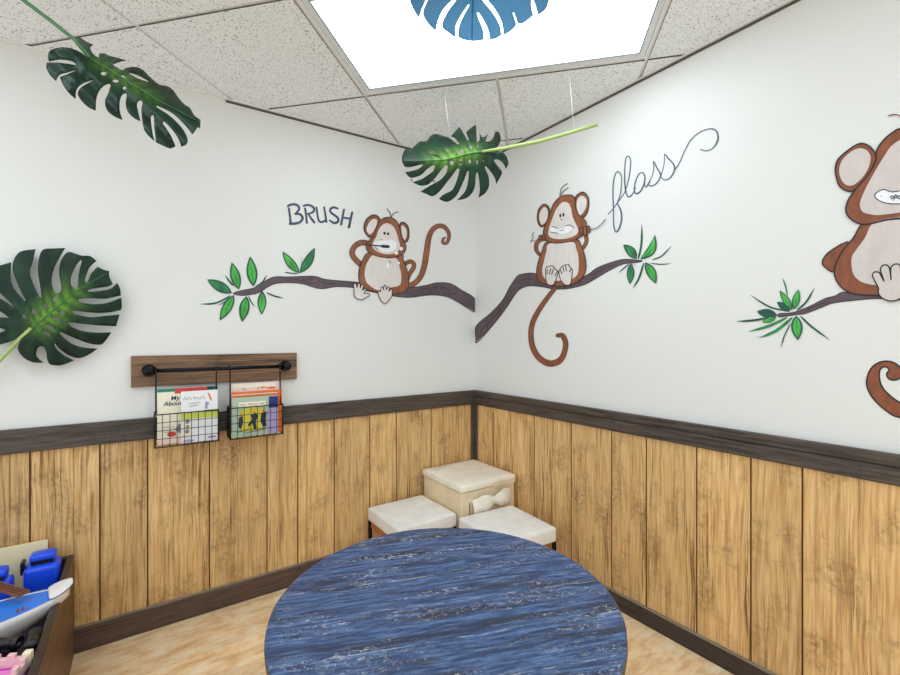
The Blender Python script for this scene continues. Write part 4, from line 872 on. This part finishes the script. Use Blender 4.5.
# ------------------------------------------------------------------ stools and storage cube
def rbox(bm, fr, a, b, z0, z1, r, seg=4, mi=0, puff=0.0):
    """Soft-edged box centred on the frame, half sizes a, b."""
    n = 10; rings = []
    def ring(z, inset):
        v = []
        rr = max(.002, r); aa, bb = a - inset, b - inset
        for cx, cy, t0 in ((aa - rr, bb - rr, 0), (-aa + rr, bb - rr, 90), (-aa + rr, -bb + rr, 180), (aa - rr, -bb + rr, 270)):
            for k in range(seg + 1):
                t_ = math.radians(t0 + 90 * k / seg); v.append((cx + rr * math.cos(t_), cy + rr * math.sin(t_), z))
        return v
    prof = [(z0, r * .7), (z0 + r * .3, r * .2), (z0 + r, 0), (z1 - r, 0), (z1 - r * .35, r * .15), (z1, r * .8)]
    for z, i_ in prof: rings.append([bm.verts.new(fr.p(*p)) for p in ring(z, i_)])
    m_ = len(rings[0])
    for q, w in zip(rings, rings[1:]):
        for k in range(m_): bm.faces.new((q[k], q[(k + 1) % m_], w[(k + 1) % m_], w[k])).smooth = True
    bm.faces.new(rings[0][::-1])
    ins = []
    last = rings[-1]
    for f_ in (.72, .4):
        cur = [bm.verts.new(fr.p(*[(c * f_ if i < 2 else c + puff * (1 - f_)) for i, c in enumerate(p)])) for p in ring(z1, r * .8)]
        for k in range(m_): bm.faces.new((last[k], last[(k + 1) % m_], cur[(k + 1) % m_], cur[k])).smooth = True
        last = cur
    bm.faces.new(last).smooth = True
def stool():
    t = thing('stool', 'x', 'stool', (0, 0, 0), 'low white cushioned stools'); h = .178
    bm = bmesh.new(); rbox(bm, WORLD, h, h, .252, .324, .011, puff=.004); obj('cushion', bm, M['cushion'], t)
    bm = bmesh.new()
    for (x0, x1, y0, y1) in ((-h + .012, h - .012, -h + .014, -h + .030), (-h + .012, h - .012, h - .030, h - .014), (-h + .014, -h + .030, -h + .03, h - .03), (h - .030, h - .014, -h + .03, h - .03)): box(bm, WORLD, x0, x1, y0, y1, .215, .253)
    obj('apron', bm, M['apron'], t)
    for sx in (-1, 1):
        for sy in (-1, 1):
            bm = bmesh.new(); cx, cy = sx * (h - .010), sy * (h - .010); box(bm, WORLD, cx - .009, cx + .009, cy - .009, cy + .009, 0, .254); obj('leg', bm, M['black_metal'], t, bevel=.002)
    return t
CD = math.atan2(L.w.y, L.w.x)
def plan(px, py, z): 
    D = F * (CAMZ - z) / (py - CY); return Vector(((px - CX) / F * D, D, 0))
zs = .330
qs = [plan(*p, zs) for p in ((422.2, 492.5), (369.5, 504.9), (455.5, 513.3))]
st1 = stool(); c = (qs[1] + qs[2]) / 2; d = (qs[1] - qs[0]).normalized()
st1.location = (c.x, c.y, 0); st1.rotation_euler = (0, 0, math.atan2(d.y, d.x))
tag(st1, 'low white cushioned stool against the left wall, left of the cream storage cube')
st2 = dup(st1); qs = [plan(*p, zs) for p in ((513.3, 503.6), (459.5, 516.7), (555.4, 525.5))]; c = (qs[1] + qs[2]) / 2; d = (qs[1] - qs[0]).normalized()
st2.location = (c.x, c.y, 0); st2.rotation_euler = (0, 0, math.atan2(d.y, d.x))
tag(st2, 'low white cushioned stool in front of the cream storage cube, by the right wall')
# storage cube
zc = .47
qs = [plan(*p, zc) for p in ((474.9, 458.0), (425.6, 468.2), (513.2, 474.4), (460.5, 487))]
c = (qs[1] + qs[2]) / 2; dx = (qs[3] - qs[1]).normalized(); d1 = (qs[1] - qs[0]).normalized(); hz = .192
cen = L.pt(.026 + hz, .026 + hz, 0)
cen = Vector((CORNER.x, CORNER.y, 0)) + L.w * .225 + L.n * .222
fr = Frame(cen, L.w, L.n)
t = thing('storage_ottoman', 'cream fabric storage cube with lid and pull handle in the room corner', 'storage ottoman', cen)
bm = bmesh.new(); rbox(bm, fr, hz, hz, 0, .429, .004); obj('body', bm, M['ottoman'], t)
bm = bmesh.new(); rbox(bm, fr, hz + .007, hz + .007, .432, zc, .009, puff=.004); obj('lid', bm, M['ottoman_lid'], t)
bm = bmesh.new(); box(bm, fr, -hz - .001, -.02, hz + .0068, hz + .0088, .426, .452); obj('lid_flap', bm, M['ottoman'], t, bevel=.001)
# pull handle: a pinched strap on the face towards the room (the +n side)
def strip3(bm, rows):
    vs = [[bm.verts.new(p) for p in r] for r in rows]
    for a, b in zip(vs, vs[1:]):
        for i in range(len(a) - 1): bm.faces.new((a[i], a[i + 1], b[i + 1], b[i])).smooth = True
rows = []
for i in range(17):
    u = i / 16; a = .125 - .27 * u; pin = math.exp(-((u - .52) / .13) ** 2); w = .050 * (1 - .62 * pin)
    rows.append([fr.p(a, hz + .002 + .030 * math.sin(math.pi * u) ** .7 + (.006 + .014 * (1 - pin)) * math.sin(math.pi * k / 6) + .006 * math.sin(7 * u * 3 + k), .335 + .02 * math.sin(math.pi * u) + .018 * u + w * (k / 3 - 1)) for k in range(7)])
bm = bmesh.new(); strip3(bm, rows); obj('handle', bm, M['ottoman_lid'], t, solid=.004, subsurf=1)
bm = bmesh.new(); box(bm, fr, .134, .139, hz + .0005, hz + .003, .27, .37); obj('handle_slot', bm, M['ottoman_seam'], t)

# ------------------------------------------------------------------ table
TZ = .55; dT = CAMZ - TZ; DT = 1.7026 * dT; RT = .644 * dT
tc = Vector((-.0077 * DT, DT, 0))
t = thing('round_table', 'round low table with a distressed navy blue plank top in the foreground', 'table', tc)
SU = Vector((.97, .24, 0)).normalized(); SV = Vector((-SU.y, SU.x, 0))
bm = bmesh.new(); uv = uvl(bm); n = 160; rings = []
random.seed(3)
wob = [random.uniform(-1, 1) for _ in range(n)]; wob = [(wob[i] + wob[i - 1] + wob[(i + 1) % n]) / 3 for i in range(n)]
def rg(r, z, k=0.0): return [bm.verts.new(tc + Vector((math.cos(2 * math.pi * i / n) * (r + wob[i] * k), math.sin(2 * math.pi * i / n) * (r + wob[i] * k), z))) for i in range(n)]
rs_ = [rg(.001, TZ), rg(RT * .5, TZ), rg(RT - .006, TZ, .0012), rg(RT - .0015, TZ - .0025, .0016), rg(RT, TZ - .006, .0016)]
for q, w in zip(rs_, rs_[1:]):
    for i in range(n): bm.faces.new((q[i], q[(i + 1) % n], w[(i + 1) % n], w[i]))
for f in bm.faces:
    for lp in f.loops: p = lp.vert.co - tc; lp[uv].uv = (p.dot(SU) + 2, p.dot(SV) + 2)
obj('top', bm, M['table_top'], t)
bm = bmesh.new(); uv = uvl(bm); rs_ = [rg(RT, TZ - .006, .0016), rg(RT + .0005, TZ - .02, .0015), rg(RT - .002, TZ - .038, .001), rg(RT - .02, TZ - .042), rg(.01, TZ - .042)]
for j, (q, w) in enumerate(zip(rs_, rs_[1:])):
    for i in range(n):
        f = bm.faces.new((q[i], q[(i + 1) % n], w[(i + 1) % n], w[i]))
        for lp, (u, v) in zip(f.loops, ((i, j), (i + 1, j), (i + 1, j + 1), (i, j + 1))): lp[uv].uv = (u / n * 3, v * .016)
obj('edge', bm, M['table_rim'], t)
bm = bmesh.new(); lathe(bm, tc, [(.05, TZ - .12), (.10, TZ - .06), (.16, TZ - .042)], 32); lathe(bm, tc, [(.20, 0), (.20, .018), (.06, .035), (.045, .06), (.045, TZ - .12)], 32)
obj('pedestal', bm, M['table_leg'], t)

# ------------------------------------------------------------------ toy crate
BT = .405
e0 = Vector((-1.502, 1.777, 0)); bw = L.w; bn = L.n        # back right corner; width to the left, depth into the room
fb = Frame(e0, bw, bn); TH = .018; WB, DB = .62, .95
t = thing('toy_crate', 'dark brown wooden crate full of toys beside the left wall', 'toy box', e0 + bw * WB / 2 + bn * DB / 2)
bm = bmesh.new(); box(bm, fb, 0, TH, 0, DB, 0, BT - .014, uvaxis=1); obj('side_panel', bm, M['crate'], t, bevel=.002)
bm = bmesh.new(); box(bm, fb, WB - TH, WB, 0, DB, 0, BT - .014, uvaxis=1); obj('side_panel', bm, M['crate'], t, bevel=.002)
bm = bmesh.new(); box(bm, fb, TH, WB - TH, 0, TH, 0, BT - .014); obj('back_panel', bm, M['crate_dark'], t, bevel=.002)
bm = bmesh.new(); box(bm, fb, TH, WB - TH, DB - TH, DB, 0, BT - .014); obj('front_panel', bm, M['crate'], t, bevel=.002)
bm = bmesh.new(); box(bm, fb, TH, WB - TH, TH, DB - TH, .262, .28); obj('bottom', bm, M['crate_dark'], t)
bm = bmesh.new()
for (a, b, c_, d) in ((-.002, TH + .002, -.001, DB), (WB - TH - .002, WB + .002, -.001, DB), (TH + .002, WB - TH - .002, -.001, TH + .002), (TH + .002, WB - TH - .002, DB - TH - .002, DB)): box(bm, fb, a, b, c_, d, BT - .014, BT)
obj('rim', bm, M['crate_dark'], t, bevel=.003)
CB = .2805
# cream board
t0, _ = 0.08, 0
bm = bmesh.new(); box(bm, fb, .075, .56, TH + .001, TH + .009, CB, .492)
tag(obj('board', bm, M['cream_card'], bevel=.001), 'flat cream board standing at the back of the toy crate', 'board')
# toy trucks
def truck():
    t = thing('toy_truck', 'x', 'toy truck', (0, 0, 0), 'blue toy trucks in the crate'); W = .050; Dp = .045
    bm = bmesh.new(); rbox(bm, WORLD, W, Dp, .045, .150, .014, puff=.002); obj('body', bm, M['toy_blue'], t)
    bm = bmesh.new(); rbox(bm, Frame((0, .012, 0), (1, 0, 0), (0, 1, 0)), W * .74, Dp * .62, .150, .186, .010, puff=.002); obj('cab_roof', bm, M['toy_blue'], t)
    bm = bmesh.new(); box(bm, WORLD, -W * .62, W * .62, -Dp * .42, -Dp * .30, .151, .166); obj('window', bm, M['toy_black'], t)
    bm = bmesh.new(); box(bm, WORLD, -W - .012, -W - .001, -.01, .03, .12, .168); obj('mirror', bm, M['toy_black'], t, bevel=.004)
    bm = bmesh.new()
    prev = None
    for k in range(13):
        a = math.pi * k / 12
        cur = [bm.verts.new((math.cos(a) * r, y, .022 + math.sin(a) * r)) for r, y in ((.047, -Dp - .012), (.047, -Dp + .004), (.033, -Dp + .004), (.033, -Dp - .012))]
        if prev:
            for i in range(4): bm.faces.new((prev[i], prev[(i + 1) % 4], cur[(i + 1) % 4], cur[i]))
        else: bm.faces.new(cur)
        prev = cur
    bm.faces.new(prev[::-1]); obj('fender', bm, M['toy_grey'], t, bevel=.002)
    for y in (-Dp - .010, Dp - .002):
        bm = bmesh.new(); lathe(bm, (0, y, .031), [(.029, 0), (.030, .004), (.030, .010), (.029, .012)], 24, (0, 1, 0)); obj('wheel', bm, M['toy_black'], t)
    return t
tr1 = truck(); tr1.location = (-1.519, 1.6615, CB); tr1.rotation_euler = (0, 0, .60)
tag(tr1, 'blue toy truck with grey fender at the back of the crate, nearest the corner')
tr2 = dup(tr1); tr2.location = (-1.575, 1.532, CB); tr2.rotation_euler = (0, 0, .62)
tag(tr2, 'second blue toy truck in the crate, cut off by the photo edge')
# toy boat: bow towards the room corner, overhanging the crate rim
t = thing('toy_boat', 'white toy boat with blue deck lying across the toy crate', 'toy boat', (-1.42, 1.37, CB))
fbo = Frame((-1.277, 1.492, 0), Vector((-.72, -.69, 0)).normalized(), Vector((.69, -.72, 0)).normalized())   # x runs from bow to stern
BL = .44
def hull(a):
    u = 1 - a / BL; w = .084 * math.sin(math.pi * min(.5, (a / BL) * .95 + .0)) ** .62 + .003
    return w, .418 + .012 * u ** 3, .298 + .111 * u ** 3.2
st_ = [BL * (i / 22) ** 1.3 for i in range(23)]; rows = []; bm = bmesh.new()
for a in st_:
    w, zd, zk = hull(a)
    rows.append([bm.verts.new(fbo.p(a, w * math.sin(q), zk + (zd - zk) * (1 - math.cos(q)))) for q in (math.pi / 2 * (k / 6) for k in range(-6, 7))])
for a, b in zip(rows, rows[1:]):
    for i in range(12): bm.faces.new((a[i], a[i + 1], b[i + 1], b[i])).smooth = True
bm.faces.new(rows[-1]); hl = obj('hull', bm, M['toy_white'], t, solid=.004)
bm = bmesh.new(); l_, r_ = [], []
for a in st_[2:-1]:
    w, zd, zk = hull(a); w = max(.003, w - .006); l_.append(bm.verts.new(fbo.p(a, -w, zd - .003))); r_.append(bm.verts.new(fbo.p(a, w, zd - .003)))
for i in range(len(l_) - 1): bm.faces.new((l_[i], r_[i], r_[i + 1], l_[i + 1]))
dk = obj('deck', bm, M['toy_blue_light'], t, solid=.004)
bm = bmesh.new(); box(bm, fbo, .092, .132, .018, .052, .418, .4205); obj('hatch', bm, M['book_navy'], dk)
bm = bmesh.new()
for k in range(3): box(bm, fbo, .096 + k * .012, .103 + k * .012, .022, .048, .4206, .4225)
obj('hatch_bar', bm, M['plank_red'], dk)
bm = bmesh.new(); rowp = []                       # flared white prow plate
for k in range(8):
    q = k / 7; rowp.append([bm.verts.new(fbo.p(.052 - .062 * q, sx * (.046 + .010 * math.sin(math.pi * q) - .026 * q * q), .430 + .020 * q + .008 * (1 - sx * sx))) for sx in (-1, -.5, 0, .5, 1)])
for a, b in zip(rowp, rowp[1:]):
    for i in range(4): bm.faces.new((a[i], a[i + 1], b[i + 1], b[i])).smooth = True
obj('prow', bm, M['toy_white'], t, solid=.008, subsurf=1)
bm = bmesh.new(); c0 = fbo.p(.205, .060, .452); N_ = 20; tp_, bt_ = [], []
for k in range(N_):
    r = .036 if k % 4 in (0, 1) else .025; a = 2 * math.pi * k / N_
    tp_.append(bm.verts.new(c0 + Vector((r * math.cos(a), r * .9 * math.sin(a), .006)))); bt_.append(bm.verts.new(c0 + Vector((r * math.cos(a), r * .9 * math.sin(a), -.034))))
bm.faces.new(tp_); bm.faces.new(bt_[::-1])
for k in range(N_): bm.faces.new((tp_[k], tp_[(k + 1) % N_], bt_[(k + 1) % N_], bt_[k]))
obj('wheel_house', bm, M['toy_cream'], t, bevel=.002)
# striped plank resting against the boat
a = Vector((-1.520, 1.464, 0)); b = Vector((-1.318, 1.392, 0)); d = (b - a).normalized(); nn = Vector((-d.y, d.x, 0))
a = a + nn * .012; b = b + nn * .012
bm = bmesh.new(); fr2 = Frame((a + b) / 2, d, nn); ln = (b - a).length / 2
t = thing('toy_ramp', 'red-brown striped toy plank lying between the boat and the blue trucks', 'toy plank', (a + b) / 2 + Vector((0, 0, .42)))
box(bm, fr2, -ln, ln * .55, -.017, .017, .448, .455); obj('board', bm, M['plank_red'], t, bevel=.001)
bm = bmesh.new()
for k in range(3): box(bm, fr2, -ln, ln * .55, -.011 + k * .009, -.008 + k * .009, .4552, .4562)
obj('stripe', bm, M['plank_line'], t)
# black cannons
for lbl, (x, y), ln_, dr in (('black toy cannon beside the white boat in the crate, photo edge side', (6, 643), .07, (.9, .1)), ('black toy cannon between the boat and the crate rim', (33, 640), .075, (-.56, .83))):
    c = plan(x, y, .40); d = Vector((dr[0], dr[1], 0)).normalized(); c.z = .40
    t = thing('toy_cannon', lbl, 'toy cannon', (c.x, c.y, .36), 'black toy cannons in the crate')
    bm = bmesh.new(); lathe(bm, c - d * ln_ / 2, [(.0, 0), (.014, .002), (.017, .010), (.015, .03), (.013, ln_ * .8), (.017, ln_ * .84), (.017, ln_), (.010, ln_), (.010, ln_ - .01)], 20, d); obj('barrel', bm, M['toy_black'], t)
    bm = bmesh.new(); nn = Vector((-d.y, d.x, 0)); fr3 = Frame((c.x, c.y, 0), d, nn); box(bm, fr3, -.03, .02, -.014, .014, CB, .388); obj('carriage', bm, M['toy_black'], t, bevel=.003)
# pink castle tray
t = thing('toy_castle_tray', 'pink toy castle floor with pale crenellated walls at the front of the crate', 'toy castle', (-1.22, 1.1, CB))
pc = plan(33, 651, .415); dA_ = Vector((-.985, -.17, 0)).normalized(); dB_ = Vector((.42, -.9, 0)).normalized(); dB_ = Vector((-dA_.y, dA_.x, 0)); dB_ = dB_ if dB_.y < 0 else -dB_
dB_ = (dB_ + Vector((.16, 0, 0))).normalized()
ft = Frame((pc.x, pc.y, 0), dA_, dB_); WT, DTt = .24, .24
bm = bmesh.new(); box(bm, ft, .004, WT, .004, DTt, CB, .385); obj('floor_plate', bm, M['toy_pink'], t)
bm = bmesh.new()
for (a, b, c_, d) in ((.018, .022, .018, DTt - .02), (WT - .022, WT - .018, .018, DTt - .02), (.022, WT - .022, .018, .022)): box(bm, ft, a, b, c_, d, .385, .388)
for (a, c_) in ((.05, .05), (.10, .07), (.16, .05), (.06, .12), (.13, .13)): lathe(bm, ft.p(a, c_, .385), [(.003, 0), (.003, .002), (.0, .002)], 8)
obj('floor_line', bm, mat('deep pink', (200, 70, 170), .4), t)
bm = bmesh.new()
for (a, b, c_, d) in ((0, WT, 0, .014), (0, .014, .014, DTt), (WT - .014, WT, .014, DTt)): box(bm, ft, a, b, c_, d, .384, .407)
for k in range(7):
    box(bm, ft, k * .037, k * .037 + .018, 0, .014, .407, .417)
    box(bm, ft, 0, .014, k * .035 + .02, k * .035 + .038, .407, .417)
obj('castle_wall', bm, M['toy_pale_pink'], t, bevel=.001)
bm = bmesh.new()
for a, c_ in ((.004, .004),): box(bm, ft, a - .006, a + .014, c_ - .006, c_ + .014, .384, .422)
obj('tower', bm, M['toy_cream'], t, bevel=.003)

# ------------------------------------------------------------------ world, camera, view
sc = bpy.context.scene
w = bpy.data.worlds.new('world'); sc.world = w; w.use_nodes = True
w.node_tree.nodes['Background'].inputs[0].default_value = (.80, .92, 1, 1); w.node_tree.nodes['Background'].inputs[1].default_value = 0.92
cam = bpy.data.cameras.new('camera'); co = bpy.data.objects.new('camera', cam); COL.objects.link(co)
cam.sensor_width = 36; cam.lens = 36 * F / 900; cam.clip_start = .02
co.location = (0, 0, CAMZ); co.rotation_euler = (math.pi / 2, 0, 0)
sc.camera = co
sc.view_settings.view_transform = 'Standard'; sc.view_settings.look = 'None'; sc.view_settings.gamma = 1; sc.view_settings.exposure = 0.47
sc.view_settings.use_curve_mapping = False
sc.cycles.use_denoising = True; sc.cycles.max_bounces = 10; sc.cycles.diffuse_bounces = 6
